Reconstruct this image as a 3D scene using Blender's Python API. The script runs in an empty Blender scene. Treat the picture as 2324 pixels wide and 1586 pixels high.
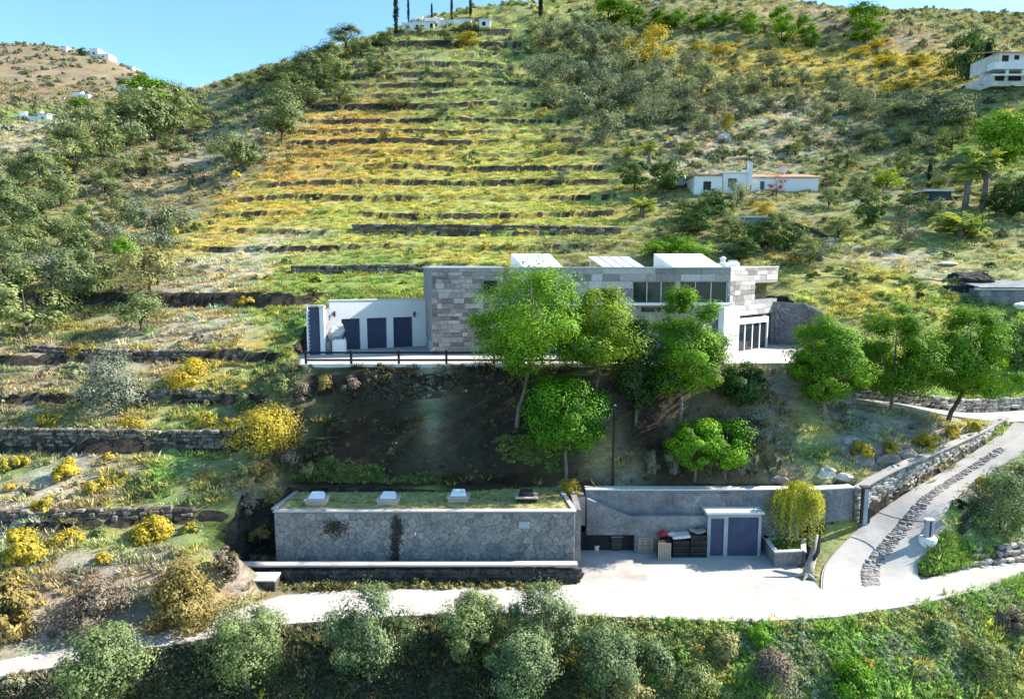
import bpy, bmesh, math, random
import numpy as np
from mathutils import Vector, Matrix
from mathutils.geometry import delaunay_2d_cdt

# ------------------------------------------------------------------ camera, sky, sun, exposure
sc = bpy.context.scene
C = sc.collection
HC, PITCH, F, CX, CY = 16.9, math.radians(7.1), 1549.33, 1162.0, 793.0
cam = bpy.data.cameras.new('camera'); cam.lens = 24.0; cam.sensor_width = 36.0; cam.clip_end = 3000; cam.clip_start = 0.3
camo = bpy.data.objects.new('camera', cam); C.objects.link(camo)
camo.location = (0, 0, HC); camo.rotation_euler = (math.pi/2 - PITCH, 0, 0)
sc.camera = camo
SUN_EL, SUN_AZ = math.radians(34), math.radians(14)      # azimuth: degrees behind the +X axis
world = bpy.data.worlds.new('World'); sc.world = world; world.use_nodes = True
wn = world.node_tree; wn.nodes.clear()
sky = wn.nodes.new('ShaderNodeTexSky'); sky.sky_type = 'NISHITA'; sky.sun_disc = False
sky.sun_elevation = SUN_EL; sky.sun_rotation = math.pi/2 - SUN_AZ
sky.air_density = 1.0; sky.dust_density = 0.6; sky.ozone_density = 1.6; sky.altitude = 150
bg = wn.nodes.new('ShaderNodeBackground'); bg.inputs['Strength'].default_value = 0.10
wo = wn.nodes.new('ShaderNodeOutputWorld')
tint = wn.nodes.new('ShaderNodeMix'); tint.data_type = 'RGBA'; tint.blend_type = 'MULTIPLY'; tint.inputs[0].default_value = 1.0; tint.inputs[7].default_value = (.82, 1.13, 1.22, 1)
wn.links.new(sky.outputs[0], tint.inputs[6]); wn.links.new(tint.outputs[2], bg.inputs['Color']); wn.links.new(bg.outputs[0], wo.inputs['Surface'])
sun = bpy.data.lights.new('sun', 'SUN'); sun.energy = 5.0; sun.angle = math.radians(0.53); sun.color = (1.0, 0.93, 0.82)
suno = bpy.data.objects.new('sun', sun); C.objects.link(suno)
sd = Vector((math.cos(SUN_AZ)*math.cos(SUN_EL), math.sin(SUN_AZ)*math.cos(SUN_EL), math.sin(SUN_EL)))
suno.rotation_euler = sd.to_track_quat('Z', 'Y').to_euler(); suno.location = (60, 40, 90)
sc.view_settings.view_transform = 'Standard'; sc.view_settings.look = 'None'
sc.view_settings.exposure = 1.42; sc.view_settings.gamma = 1.0; sc.view_settings.use_curve_mapping = False
sc.cycles.max_bounces = 6; sc.cycles.diffuse_bounces = 2; sc.cycles.transparent_max_bounces = 8

RNG = np.random.default_rng(7)
random.seed(7)

# ------------------------------------------------------------------ where a point of the photograph lies
def ray(px, py):
    u = (px-CX)/F; v = (CY-py)/F
    return u, math.cos(PITCH)+v*math.sin(PITCH), -math.sin(PITCH)+v*math.cos(PITCH)
def P(px, py, Y):
    a, b, c = ray(px, py); t = Y/b
    return (a*t, Y, HC+c*t)
def Pz(px, py, z):
    a, b, c = ray(px, py); t = (z-HC)/c
    return (a*t, b*t, z)

# ------------------------------------------------------------------ value noise
class VN:
    def __init__(s, seed):
        s.g = np.random.default_rng(seed).random((256, 256))
    def __call__(s, x, y):
        x = np.asarray(x, float); y = np.asarray(y, float)
        xi = np.floor(x).astype(int); yi = np.floor(y).astype(int); fx = x-xi; fy = y-yi
        fx = fx*fx*(3-2*fx); fy = fy*fy*(3-2*fy)
        a = s.g[xi & 255, yi & 255]; b = s.g[(xi+1) & 255, yi & 255]; c = s.g[xi & 255, (yi+1) & 255]; d = s.g[(xi+1) & 255, (yi+1) & 255]
        return (a*(1-fx)+b*fx)*(1-fy)+(c*(1-fx)+d*fx)*fy
N1, N2, N3, N4 = VN(1), VN(2), VN(3), VN(4)
def fbm(n, x, y, o=4):
    r = 0; a = 0.5
    for i in range(o): r = r+a*n(x*2**i+17*i, y*2**i+5*i); a *= 0.5
    return r/(1-0.5**o)

# ------------------------------------------------------------------ terrain: survey lines -> triangulated -> grid
TZ = P(860, 787, 55)[2]           # level of the upper house terrace
lines = []                        # (points, is_breakline)
def bl(*pts): lines.append((list(pts), True))
def sp(*pts): lines.append((list(pts), False))
# below the road
sp((-80, 4, -22), (0, 4, -24), (90, 4, -22), (-80, 18, -8.5), (-30, 17, -9), (-12, 19, -9), (0, 20, -8), (14, 20, -8.5), (30, 20, -8), (90, 24, -6))
sp((-70, 26, -1.5), (90, 40, 1))
road_out = [(-260, 1640), (0, 1534), (150, 1508), (300, 1478), (450, 1452), (640, 1416), (900, 1397), (1150, 1389), (1450, 1401), (1700, 1410), (1900, 1399), (2080, 1371), (2230, 1336), (2324, 1304), (2500, 1240)]
road_in = [(-260, 1600), (0, 1498), (150, 1468), (300, 1437), (450, 1412), (560, 1375), (640, 1350), (780, 1338)]
RO = [Pz(a, b, 0) for a, b in road_out]; RI = [Pz(a, b, 0) for a, b in road_in]
bl(*RO); bl(*RI)
# slope just below the road's outer edge
sp(*[(x, y-4.5, -3.4) for x, y, z in RO[1:-1]])
# left bank and slopes
bl(P(-150, 1300, 31), P(60, 1330, 30.6), P(200, 1310, 31.5), P(330, 1285, 32.4), P(450, 1262, 33), P(530, 1250, 33.8))
for row in ([(0, 1180, 35.5), (250, 1165, 36), (420, 1160, 36), (540, 1160, 36.5)], [(0, 1000, 40.5), (250, 990, 41), (510, 990, 41)],
            [(0, 880, 45), (250, 890, 45), (480, 885, 45)], [(40, 780, 48.5), (300, 797, 49.5), (540, 790, 50)],
            [(200, 690, 55), (400, 660, 57), (640, 650, 59)], [(560, 900, 44), (600, 1000, 41), (650, 1110, 38.6), (610, 820, 48), (660, 740, 54)],
            [(400, 575, 70), (640, 600, 65)], [(500, 490, 85), (600, 390, 103), (690, 270, 128)]):
    sp(*[P(*r) for r in row])
sp(P(-160, 1180, 35), P(-160, 1000, 40), P(-160, 880, 45), P(-160, 760, 50))
# yard back line, bunker and retaining wall
bl(Pz(560, 1300, 0.2), Pz(620, 1330, 0), Pz(1310, 1325, 0))
BY = 36.0
bx0, bx1 = P(622, 1160, BY)[0], P(1306, 1160, BY)[0]
BZ = P(964, 1160, BY)[2]
bl((bx0-1.0, 40.4, BZ+.1), (bx1+1.5, 40.6, BZ))
RWY = 39.0; RWZ = P(1600, 1110, RWY)[2]
rx0, rx1 = P(1330, 1110, RWY)[0], P(1950, 1110, RWY)[0]
bl((bx1+1.6, 39.9, RWZ), (rx1, 39.8, RWZ))
bl((17.3, 38.75, .75), (19, 38.8, 1.15), (20.6, 38.9, 1.5))
# bank under the terrace
for row in ([(720, 1090, 40.6), (1000, 1088, 40.8), (1200, 1090, 40.8)], [(800, 1000, 42.2), (1000, 1000, 42), (1200, 990, 42.2)], [(720, 900, 44), (1000, 900, 43.8), (1300, 920, 43.3)],
            [(1450, 1050, 40.6), (1700, 1040, 41), (1800, 1010, 42)], [(1450, 930, 43), (1650, 920, 43.3), (1780, 900, 44.2)], [(1900, 990, 43), (2000, 1000, 42.5)]):
    sp(*[P(*r) for r in row])
TFRONT = [(P(690, 832, 44.8)[0], 44.8), (P(1100, 832, 44.8)[0], 44.8), (P(1420, 845, 44.6)[0], 44.6), (P(1660, 826, 45.6)[0], 45.6), (P(1820, 826, 45.8)[0], 45.8)]
bl(*[(x, y-.35, TZ-.15) for x, y in TFRONT])
# driveway ramp, upper path
RAMP = [((16.2, 34.0, 0), (22.0, 34.9, 0)), ((17.6, 36.4, .45), (22.4, 35.8, .5)), ((20.9, 39.0, 1.6), (24.2, 37.0, 1.55)), (P(2050, 1122, 40.6), P(2155, 1165, 38.9)), (P(2140, 1068, 42.6), P(2235, 1085, 41.6)), (P(2240, 1005, 45.0), P(2330, 1030, 43.4)), (P(2300, 958, 47.0), P(2420, 985, 45.6))]
RL = [a for a, b in RAMP]; RR = [(b[0], b[1], a[2]) for a, b in RAMP]
bl(*RL); bl(*RR)
PATHF = [P(1870, 908, 46.6), P(1960, 914, 46.6), P(2060, 926, 46.6), P(2180, 946, 46.8), P(2290, 957, 47.1), P(2480, 950, 48.2)]
PATHB = [(a[0]+.1, a[1]+w, a[2]+.04) for a, w in zip(PATHF, (1.0, 1.3, 1.6, 2.0, 2.8, 3.6))]
bl(*PATHF); bl(*PATHB)
bl(*[(a[0], a[1]+.7, a[2]+.75) for a in PATHB])
# ramp retaining wall top / bank over it
bl(*[(a[0]-.55, a[1]+.5, z) for a, z in zip(RL[2:], (RWZ, P(2050, 1078, 41)[2], P(2150, 1030, 43)[2], P(2250, 975, 45.4)[2], RL[6][2]+.1))])
# between ramp and the lower road
bl(*[Pz(a, b, 0) for a, b in ((2032, 1268), (2060, 1300), (2110, 1308), (2230, 1278), (2324, 1252), (2500, 1190))])
sp(P(2250, 1190, 37.2), P(2324, 1180, 37.6), P(2480, 1130, 39))
# right of the house
for row in ([(1900, 800, 52.5), (2100, 830, 51), (2324, 870, 50.5), (2480, 860, 51)], [(1880, 700, 58), (2000, 720, 56), (2200, 730, 56), (2324, 720, 57)], [(1800, 630, 62), (2000, 630, 62), (2200, 640, 62), (2324, 650, 61)],
            [(1850, 590, 67), (2050, 588, 67), (2324, 590, 66)]):
    sp(*[P(*r) for r in row])
# terrace back line (ground behind the house)
bl((-6.2, 57.5, TZ+3.7), (0, 60, TZ+4.2), (18, 64, TZ+4.6), (24.2, 60.4, TZ+4.4), (27, 57, TZ+2.6))
bl((-16.8, 45.5, TZ-.6), (-17.2, 50, TZ+.6), (-16.8, 54.2, TZ+3.0), (-12, 55.6, TZ+3.4), (-6.6, 56.3, TZ+3.55), (-6.2, 57.5, TZ+3.7))
# the hillside
for row in ([(760, 640, 62), (960, 620, 64)], [(640, 600, 66), (900, 600, 66), (1200, 590, 67), (1500, 585, 67), (1700, 585, 67)],
            [(650, 540, 74), (1100, 520, 78), (1400, 520, 77), (1700, 530, 75), (2000, 560, 71), (2200, 550, 71), (2330, 560, 70)],
            [(800, 445, 92), (1100, 445, 92), (1400, 450, 90), (1600, 450, 87), (1850, 445, 87), (2150, 445, 85), (2324, 470, 81)],
            [(800, 380, 104), (1100, 380, 104), (1400, 380, 102), (1600, 380, 101), (1850, 375, 101), (2150, 370, 98), (2324, 370, 96)],
            [(800, 315, 117), (1100, 315, 117), (1400, 310, 117), (1700, 300, 120), (1900, 300, 118), (2100, 290, 112), (2324, 270, 106)],
            [(760, 270, 128), (1100, 270, 127), (1300, 260, 132), (1600, 220, 142), (1900, 210, 145), (2130, 190, 135), (2230, 195, 116), (2324, 192, 115), (2500, 190, 115)],
            [(760, 185, 150), (1100, 185, 148), (1300, 150, 164), (1600, 140, 168), (1900, 130, 172), (2200, 110, 165), (2400, 110, 165)],
            [(830, 100, 176), (900, 75, 182), (1000, 63, 185), (1100, 45, 190)],
            [(1060, 8, 215), (1250, -10, 215), (1500, -18, 215), (1750, -10, 220), (1880, 14, 232), (2100, 16, 245), (2324, 24, 250), (2600, 30, 250)],
            [(690, 128, 170), (600, 160, 178), (500, 190, 185)],
            [(500, 330, 125), (560, 240, 155), (420, 300, 140), (400, 420, 108), (300, 500, 90), (100, 450, 98), (100, 350, 128), (250, 330, 138), (100, 270, 165), (300, 240, 175)],
            [(-150, 600, 68), (100, 620, 66), (250, 600, 69), (-200, 450, 98), (-200, 350, 125), (-250, 250, 175)],
            [(0, 210, 235), (150, 235, 220), (300, 205, 240), (420, 208, 230), (-200, 180, 240)],
            [(-300, 74, 330), (0, 84, 330), (70, 82, 335), (140, 78, 335), (220, 84, 325), (300, 120, 305), (380, 168, 285), (440, 200, 265), (480, 203, 255)]):
    sp(*[P(*r) for r in row])
# beyond the skyline the land falls away
for a, b, Y in ((-300, 90, 330), (0, 102, 330), (140, 112, 335), (300, 153, 305), (440, 205, 265), (520, 205, 235), (690, 135, 200), (830, 100, 210), (1000, 40, 250)):
    x, y, z = P(a, b, Y); k = (Y+70)/Y
    sp((x*k, y*k, z-14))
sp((-420, 450, 40), (-420, 20, -10), (-300, 450, 60), (0, 450, 90), (420, 450, 110), (420, 20, 0), (420, 200, 60), (300, 330, 105), (100, 330, 100), (-420, 250, 45), (-180, 60, 12), (150, 60, 14), (180, 100, 30))

pts, zs, edges = [], [], []
seen = {}
for L, isb in lines:
    prev = None
    for p in L:
        k = (round(p[0], 2), round(p[1], 2))
        if k not in seen:
            seen[k] = len(pts); pts.append(Vector((p[0], p[1]))); zs.append(p[2])
        if isb and prev is not None and prev != seen[k]: edges.append((prev, seen[k]))
        prev = seen[k]
r = delaunay_2d_cdt(pts, edges, [], 0, 1e-4)
ov = []
for i, orig in enumerate(r[3]):
    if orig: ov.append(zs[orig[0]])
    else:   # crossing of two survey lines: nearest known heights
        d = sorted((( (pts[j]-r[0][i]).length, j) for j in range(len(pts))))[:2]
        ov.append((zs[d[0][1]]*d[1][0]+zs[d[1][1]]*d[0][0])/(d[0][0]+d[1][0]+1e-9))
def axis(segs):
    out = [segs[0][0]]
    for a, b, s0, s1 in segs:
        x = a; 
        while x < b-1e-6:
            s = s0+(s1-s0)*(x-a)/(b-a); x = min(x+s, b); out.append(x)
    return np.array(out)
GX = axis([(-400, -100, 8, 1.2), (-100, -34, 1.2, .34), (-34, 40, .3, .3), (40, 100, .34, 1.0), (100, 400, 1.0, 8)])
GY = axis([(6, 25, 1.2, .3), (25, 62, .22, .22), (62, 140, .24, .42), (140, 260, .45, 1.6), (260, 440, 1.6, 6)])
Z = np.full((len(GY), len(GX)), np.nan)
for f in r[2]:
    A, B, D = [r[0][i] for i in f]; za, zb, zd = [ov[i] for i in f]
    x0, x1 = min(A.x, B.x, D.x), max(A.x, B.x, D.x); y0, y1 = min(A.y, B.y, D.y), max(A.y, B.y, D.y)
    i0, i1 = np.searchsorted(GX, x0-1e-6), np.searchsorted(GX, x1+1e-6); j0, j1 = np.searchsorted(GY, y0-1e-6), np.searchsorted(GY, y1+1e-6)
    if i1 <= i0 or j1 <= j0: continue
    X, Yy = np.meshgrid(GX[i0:i1], GY[j0:j1])
    den = (B.y-D.y)*(A.x-D.x)+(D.x-B.x)*(A.y-D.y)
    if abs(den) < 1e-12: continue
    wa = ((B.y-D.y)*(X-D.x)+(D.x-B.x)*(Yy-D.y))/den; wb = ((D.y-A.y)*(X-D.x)+(A.x-D.x)*(Yy-D.y))/den; wd = 1-wa-wb
    m = (wa >= -1e-6) & (wb >= -1e-6) & (wd >= -1e-6)
    sub = Z[j0:j1, i0:i1]; sub[m] = (wa*za+wb*zb+wd*zd)[m]
bad = np.isnan(Z)
if bad.any():
    for _ in range(3):
        for j in range(len(GY)):
            row = Z[j]; ok = ~np.isnan(row)
            if ok.any() and not ok.all(): Z[j] = np.interp(GX, GX[ok], row[ok])
        for i in range(len(GX)):
            col = Z[:, i]; ok = ~np.isnan(col)
            if ok.any() and not ok.all(): Z[:, i] = np.interp(GY, GY[ok], col[ok])
XX, YY = np.meshgrid(GX, GY)
def sstep(a, b, x):
    t = np.clip((x-a)/(b-a), 0, 1); return t*t*(3-2*t)
def blur(A, n):
    for _ in range(n):
        B = np.pad(A, 1, mode='edge')
        A = (B[1:-1, 1:-1]*2+B[:-2, 1:-1]+B[2:, 1:-1]+B[1:-1, :-2]+B[1:-1, 2:])/6
    return A
nat = np.maximum(sstep(59, 66, YY), sstep(-15.5, -19, XX)*sstep(31.5, 36, YY))   # natural land, free to be smoothed
nat = np.maximum(nat, sstep(26, 30, XX)*sstep(52, 56, YY))
Zs = blur(Z, 60)
Z = Z*(1-nat)+Zs*nat
Z = blur(Z, 2)
# rolling and rough ground
amp = 0.12+0.35*nat+0.9*sstep(100, 220, YY)
Z = Z+amp*(fbm(N1, XX*.16, YY*.16, 4)-.5)*1.4+(fbm(N2, XX*.9, YY*.9, 3)-.5)*.28*(.35+.65*nat)
# ---- farm terraces: treads and risers along the contours
def terr(Zin, levels, frac, wob):
    lv = np.array(levels); out = Zin.copy()
    for a, b in zip(lv[:-1], lv[1:]):
        m = (Zin >= a) & (Zin < b); t = (Zin[m]-a)/(b-a)
        w = 0.035*wob[m]+.015
        s = np.where(t < 1-w, t*frac/(1-w), frac+(1-frac)*(t-1+w)/w)
        out[m] = a+s*(b-a)
    return out
wob = fbm(N3, XX*.35, YY*.35, 3)
zf = Z+(fbm(N4, XX*.05, YY*.05, 3)-.5)*2.2
fieldlev = [P(1100, y, Y)[2] for y, Y in ((640, 61), (605, 65.6), (555, 73), (520, 78), (480, 85), (445, 92), (412, 98.5), (378, 104.5), (347, 111), (315, 117), (293, 122), (268, 127.5), (235, 136), (210, 142), (188, 147.5), (165, 154), (140, 160), (118, 165.5), (90, 175), (66, 184), (40, 195), (0, 215), (-60, 240))]
fx0 = np.interp(YY, [60, 70, 85, 103, 128, 180], [-17, -32, -36, -37, -38, -60])
fx1 = np.interp(YY, [60, 78, 92, 118, 150, 200], [8, 14, 16, 14, 8, 0])
fmask = sstep(-4, 3, XX-fx0)*sstep(-3, 4, fx1-XX)*sstep(58, 62, YY)*sstep(215, 190, YY)
gap = sstep(.3, .44, fbm(N2, XX*.045+9, YY*.11, 3))
Zt = terr(zf, fieldlev, .70, wob)-(zf-Z)
Z = Z+(Zt-Z)*fmask*(.65+.35*gap)
leftlev = [P(250, y, Y)[2] for y, Y in ((1300, 32.4), (1168, 36), (992, 41), (892, 45), (800, 49.5), (665, 57), (600, 65), (540, 75))]
lmask = sstep(-14.8, -17.5, XX)*sstep(33, 34.5, YY)*sstep(66, 60, YY)
Zt = terr(Z, leftlev, .70, wob*.4)
Z = Z+(Zt-Z)*lmask
hillmask = (1-fmask)*sstep(75, 95, YY)*(1-sstep(200, 240, YY))
Zt = terr(zf, list(np.arange(10, 120, 2.6)), .85, wob)-(zf-Z); Z = Z+(Zt-Z)*hillmask*gap*.7
farmask = sstep(200, 240, YY); Zt = terr(zf, list(np.arange(20, 160, 4.2)), .72, wob)-(zf-Z); Z = Z+(Zt-Z)*farmask

# ---- cut the paved areas into the land
def inpoly(poly, x, y):
    r = np.zeros(x.shape, bool); n = len(poly)
    for i in range(n):
        xa, ya = poly[i][:2]; xb, yb = poly[(i+1) % n][:2]
        c = ((ya > y) != (yb > y)) & (x < (xb-xa)*(y-ya)/((yb-ya) or 1e-9)+xa); r ^= c
    return r
yard_poly = RO + [Pz(2500, 1190, 0), Pz(2324, 1252, 0), Pz(2230, 1278, 0), Pz(2110, 1308, 0), Pz(2060, 1300, 0), Pz(2032, 1268, 0), RR[0], RL[0], (16.3, 36.0, 0), (15.6, RWY, 0), (bx1, RWY, 0), (bx1, 34.55, 0)] + RI[::-1]
ter_poly = [(TFRONT[0][0]-.2, 44.8)]+TFRONT[1:]+[(22.6, 47.6), (24.6, 50.5), (25.9, 55.4), (23.6, 59.4), (17, 62.8), (0, 59.4), (-5.8, 57.2), (-6.4, 56.0), (-12, 55.3), (-15.9, 54.0), (-15.9, 49.6), (-14.9, 46.4)]
def cut(poly, z):
    m = inpoly(poly, XX, YY); Z[m] = np.minimum(Z[m], z) if z is not None else Z[m]
Z_before = Z.copy()
cut(yard_poly, -.14)
m = inpoly(yard_poly, XX, YY); Z[m] = -.14
m = inpoly([(bx0-.2, BY-.6), (bx1+.3, BY-.6), (bx1+.3, 39.2), (bx0-.2, 39.2)], XX, YY); Z[m] = np.minimum(Z[m], -.1)
m = inpoly([(bx0-2.6, 34.4), (bx1+.3, 34.7), (bx1+.3, BY+.1), (bx0+.3, BY+.1), (bx0-.2, 38.2), (bx0-2.2, 37.6)], XX, YY); Z[m] = np.minimum(Z[m], .05)
m = inpoly([(bx1+.0, 34), (16.2, 34.2), (17.0, 36.4), (17.2, RWY+.25), (bx1, RWY+.25)], XX, YY); Z[m] = np.minimum(Z[m], -.14)
m = inpoly(ter_poly, XX, YY); Z[m] = TZ-.14
def strip_cut(L, R, dz):
    for i in range(len(L)-1):
        q = [L[i], L[i+1], R[i+1], R[i]]
        m = inpoly(q, XX, YY)
        if not m.any(): continue
        d = np.array([L[i+1][0]-L[i][0], L[i+1][1]-L[i][1]]); t = ((XX[m]-L[i][0])*d[0]+(YY[m]-L[i][1])*d[1])/(d@d)
        Z[m] = L[i][2]+np.clip(t, 0, 1)*(L[i+1][2]-L[i][2])-dz
def smooth_line(A, n=10):
    out = []
    for i in range(len(A)-1):
        p0, p1, p2, p3 = A[max(i-1, 0)], A[i], A[i+1], A[min(i+2, len(A)-1)]
        for k in range(n):
            t = k/n; out.append(tuple(.5*((2*p1[j])+(-p0[j]+p2[j])*t+(2*p0[j]-5*p1[j]+4*p2[j]-p3[j])*t*t+(-p0[j]+3*p1[j]-3*p2[j]+p3[j])*t**3) for j in range(3)))
    return out+[A[-1]]
def lerp_(a, b, t): return tuple(a[k]+(b[k]-a[k])*t for k in range(3))
def widen(L, R, m):
    A, B = [], []
    for a, b in zip(L, R):
        d = math.dist(a[:2], b[:2]); u = ((b[0]-a[0])/d*m, (b[1]-a[1])/d*m); A.append((a[0]-u[0], a[1]-u[1], a[2])); B.append((b[0]+u[0], b[1]+u[1], b[2]))
    return A, B
SL, SR = smooth_line(RL), smooth_line(RR)
strip_cut(*widen(SL, SR, .2), .14); strip_cut(*widen(smooth_line(PATHF, 5), smooth_line(PATHB, 5), .3), .12)
near_m = (XX > 14) & (XX < 38) & (YY > 33.5) & (YY < 48)
for side, lo_, hi_ in ((1, 0, len(SL)), (-1, 0, 20)):            # ease the ground up to the driveway's edges
    E_ = (SR if side > 0 else SL)[lo_:hi_]; q_ = np.array([lerp_(E_[i], E_[i+1], t) for i in range(len(E_)-1) for t in (0, .34, .67)])
    vx, vy, vz = XX[near_m], YY[near_m], Z[near_m]; d2 = (vx[:, None]-q_[None, :, 0])**2+(vy[:, None]-q_[None, :, 1])**2; k_ = d2.argmin(1); d = np.sqrt(d2[np.arange(len(k_)), k_])
    inside = inpoly(SL+SR[::-1], vx, vy); w_ = sstep(.1, 1.0 if side > 0 else 1.9, d); nz = (q_[k_, 2]-.09)*(1-w_)+vz*w_; Z[near_m] = np.where(inside | (d > 1.9), vz, nz)
m = inpoly(yard_poly, XX, YY); Z[m] = np.minimum(Z[m], -.14)

def ground(x, y):
    x = float(np.clip(x, GX[0], GX[-2])); y = float(np.clip(y, GY[0], GY[-2]))
    i = int(np.searchsorted(GX, x, 'right')-1); j = int(np.searchsorted(GY, y, 'right')-1)
    i = min(max(i, 0), len(GX)-2); j = min(max(j, 0), len(GY)-2)
    fx = (x-GX[i])/(GX[i+1]-GX[i]); fy = (y-GY[j])/(GY[j+1]-GY[j])
    return float((Z[j, i]*(1-fx)+Z[j, i+1]*fx)*(1-fy)+(Z[j+1, i]*(1-fx)+Z[j+1, i+1]*fx)*fy)
def ground_v(x, y):
    i = np.clip(np.searchsorted(GX, x, 'right')-1, 0, len(GX)-2); j = np.clip(np.searchsorted(GY, y, 'right')-1, 0, len(GY)-2)
    fx = (x-GX[i])/(GX[i+1]-GX[i]); fy = (y-GY[j])/(GY[j+1]-GY[j])
    return (Z[j, i]*(1-fx)+Z[j, i+1]*fx)*(1-fy)+(Z[j+1, i]*(1-fx)+Z[j+1, i+1]*fx)*fy
def G(px, py, t0=24.0):
    a, b, c = ray(px, py); t = t0; last = t0
    while t < 520:
        if HC+c*t < ground(a*t, b*t):
            lo, hi = last, t
            for _ in range(12):
                mid = (lo+hi)/2
                if HC+c*mid < ground(a*mid, b*mid): hi = mid
                else: lo = mid
            return (a*hi, b*hi, HC+c*hi)
        last = t; t += max(.15, t*.006)
    return G(px, py+2) if py < 500 else None

# ------------------------------------------------------------------ materials
def new_mat(name):
    m = bpy.data.materials.new(name); m.use_nodes = True
    return m, m.node_tree, m.node_tree.nodes['Principled BSDF']
def N(nt, t, **kw):
    n = nt.nodes.new(t)
    for k, v in kw.items():
        if k in n.inputs: n.inputs[k].default_value = v
        else: setattr(n, k, v)
    return n
def mixc(nt, a, b, f, mode='MIX'):
    n = nt.nodes.new('ShaderNodeMix'); n.data_type = 'RGBA'; n.blend_type = mode
    for s, v in ((6, a), (7, b), (0, f)):
        if hasattr(v, 'links') or hasattr(v, 'is_linked'): nt.links.new(v, n.inputs[s])
        elif s == 0: n.inputs[0].default_value = v
        else: n.inputs[s].default_value = (*v[:3], 1)
    return n.outputs[2]
def ramp(nt, sock, stops):
    n = nt.nodes.new('ShaderNodeValToRGB'); nt.links.new(sock, n.inputs[0]); el = n.color_ramp.elements
    while len(el) < len(stops): el.new(.5)
    for e, (p, c) in zip(el, stops):
        e.position = p; e.color = (*(c if hasattr(c, '__len__') else (c, c, c)), 1)
    return n.outputs[0]
def noise(nt, scale, detail=4, rough=.6, vec=None, stretch=None):
    n = N(nt, 'ShaderNodeTexNoise', Scale=scale, Detail=detail, Roughness=rough)
    if vec is None:
        g = nt.nodes.new('ShaderNodeNewGeometry'); vec = g.outputs['Position']
    if stretch:
        mp = nt.nodes.new('ShaderNodeMapping'); mp.inputs['Scale'].default_value = stretch; nt.links.new(vec, mp.inputs[0]); vec = mp.outputs[0]
    nt.links.new(vec, n.inputs['Vector']); return n.outputs['Fac']
def bump(nt, bs, h, strength=.4, dist=.05):
    b = N(nt, 'ShaderNodeBump', Strength=strength, Distance=dist); nt.links.new(h, b.inputs['Height']); nt.links.new(b.outputs[0], bs.inputs['Normal'])
def rough_mat(name, ca, cb, scale=2.0, fine=14.0, rough=.85, bmp=.4, bd=.03, stretch=None, finevar=.35, cc=None):
    """weathered surface: two tones in patches plus fine speckle and relief"""
    m, nt, bs = new_mat(name)
    a = noise(nt, scale, 5, .62, stretch=stretch); col = mixc(nt, ca, cb, ramp(nt, a, [(.36, 0), (.64, 1)]))
    if cc is not None:
        col = mixc(nt, col, cc, ramp(nt, noise(nt, scale*.45, 6, .7, stretch=stretch), [(.56, 0), (.68, 1)]))
    f = noise(nt, fine, 4, .7); col = mixc(nt, col, ramp(nt, f, [(.25, 1-finevar), (.75, 1+finevar*.4)]), 1.0, 'MULTIPLY')
    nt.links.new(col, bs.inputs['Base Color']); bs.inputs['Roughness'].default_value = rough; bs.inputs['Specular IOR Level'].default_value = .25
    bump(nt, bs, f, bmp, bd); return m
def rand_mat(name, stops, rough=.9, fine=9.0, var=.4, bmp=.5):
    """one tone per piece, picked by the piece, with speckle"""
    m, nt, bs = new_mat(name)
    oi = nt.nodes.new('ShaderNodeObjectInfo'); col = ramp(nt, oi.outputs['Random'], stops)
    tc = nt.nodes.new('ShaderNodeNewGeometry'); f = noise(nt, fine, 5, .7, tc.outputs['Position'])
    col = mixc(nt, col, ramp(nt, f, [(.28, 1-var), (.72, 1+var*.35)]), 1.0, 'MULTIPLY')
    nt.links.new(col, bs.inputs['Base Color']); bs.inputs['Roughness'].default_value = rough; bs.inputs['Specular IOR Level'].default_value = .2
    bump(nt, bs, f, bmp, .03); return m
def leaf_mat(name, ca, cb, cc=None, inst=False, trans=.35):
    """foliage: tint runs per leaf and per spray; light passes through the leaves"""
    m, nt, bs = new_mat(name); nt.nodes.remove(bs); out = nt.nodes['Material Output']
    at = N(nt, 'ShaderNodeAttribute', attribute_name='tint'); oi = nt.nodes.new('ShaderNodeObjectInfo')
    col = mixc(nt, ca, cb, at.outputs['Fac'])
    if cc is not None:
        col = mixc(nt, col, cc, ramp(nt, noise(nt, .9, 3, .6), [(.5, 0), (.68, 1)]))
    col = mixc(nt, col, ramp(nt, oi.outputs['Random'], [(0, (.78, .82, .8)), (.5, (1, 1, 1)), (1, (1.16, 1.1, .9))]), 1.0, 'MULTIPLY')
    d = nt.nodes.new('ShaderNodeBsdfDiffuse'); t = nt.nodes.new('ShaderNodeBsdfTranslucent'); g = N(nt, 'ShaderNodeBsdfGlossy', Roughness=.5)
    mx = N(nt, 'ShaderNodeMixShader', Fac=trans); mg = N(nt, 'ShaderNodeMixShader', Fac=.015)
    nt.links.new(col, d.inputs[0]); nt.links.new(mixc(nt, col, (1.0, 1.0, .55), 1.0, 'MULTIPLY'), t.inputs[0])
    nt.links.new(d.outputs[0], mx.inputs[1]); nt.links.new(t.outputs[0], mx.inputs[2]); nt.links.new(mx.outputs[0], mg.inputs[1]); nt.links.new(g.outputs[0], mg.inputs[2])
    nt.links.new(mg.outputs[0], out.inputs['Surface']); return m
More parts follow.
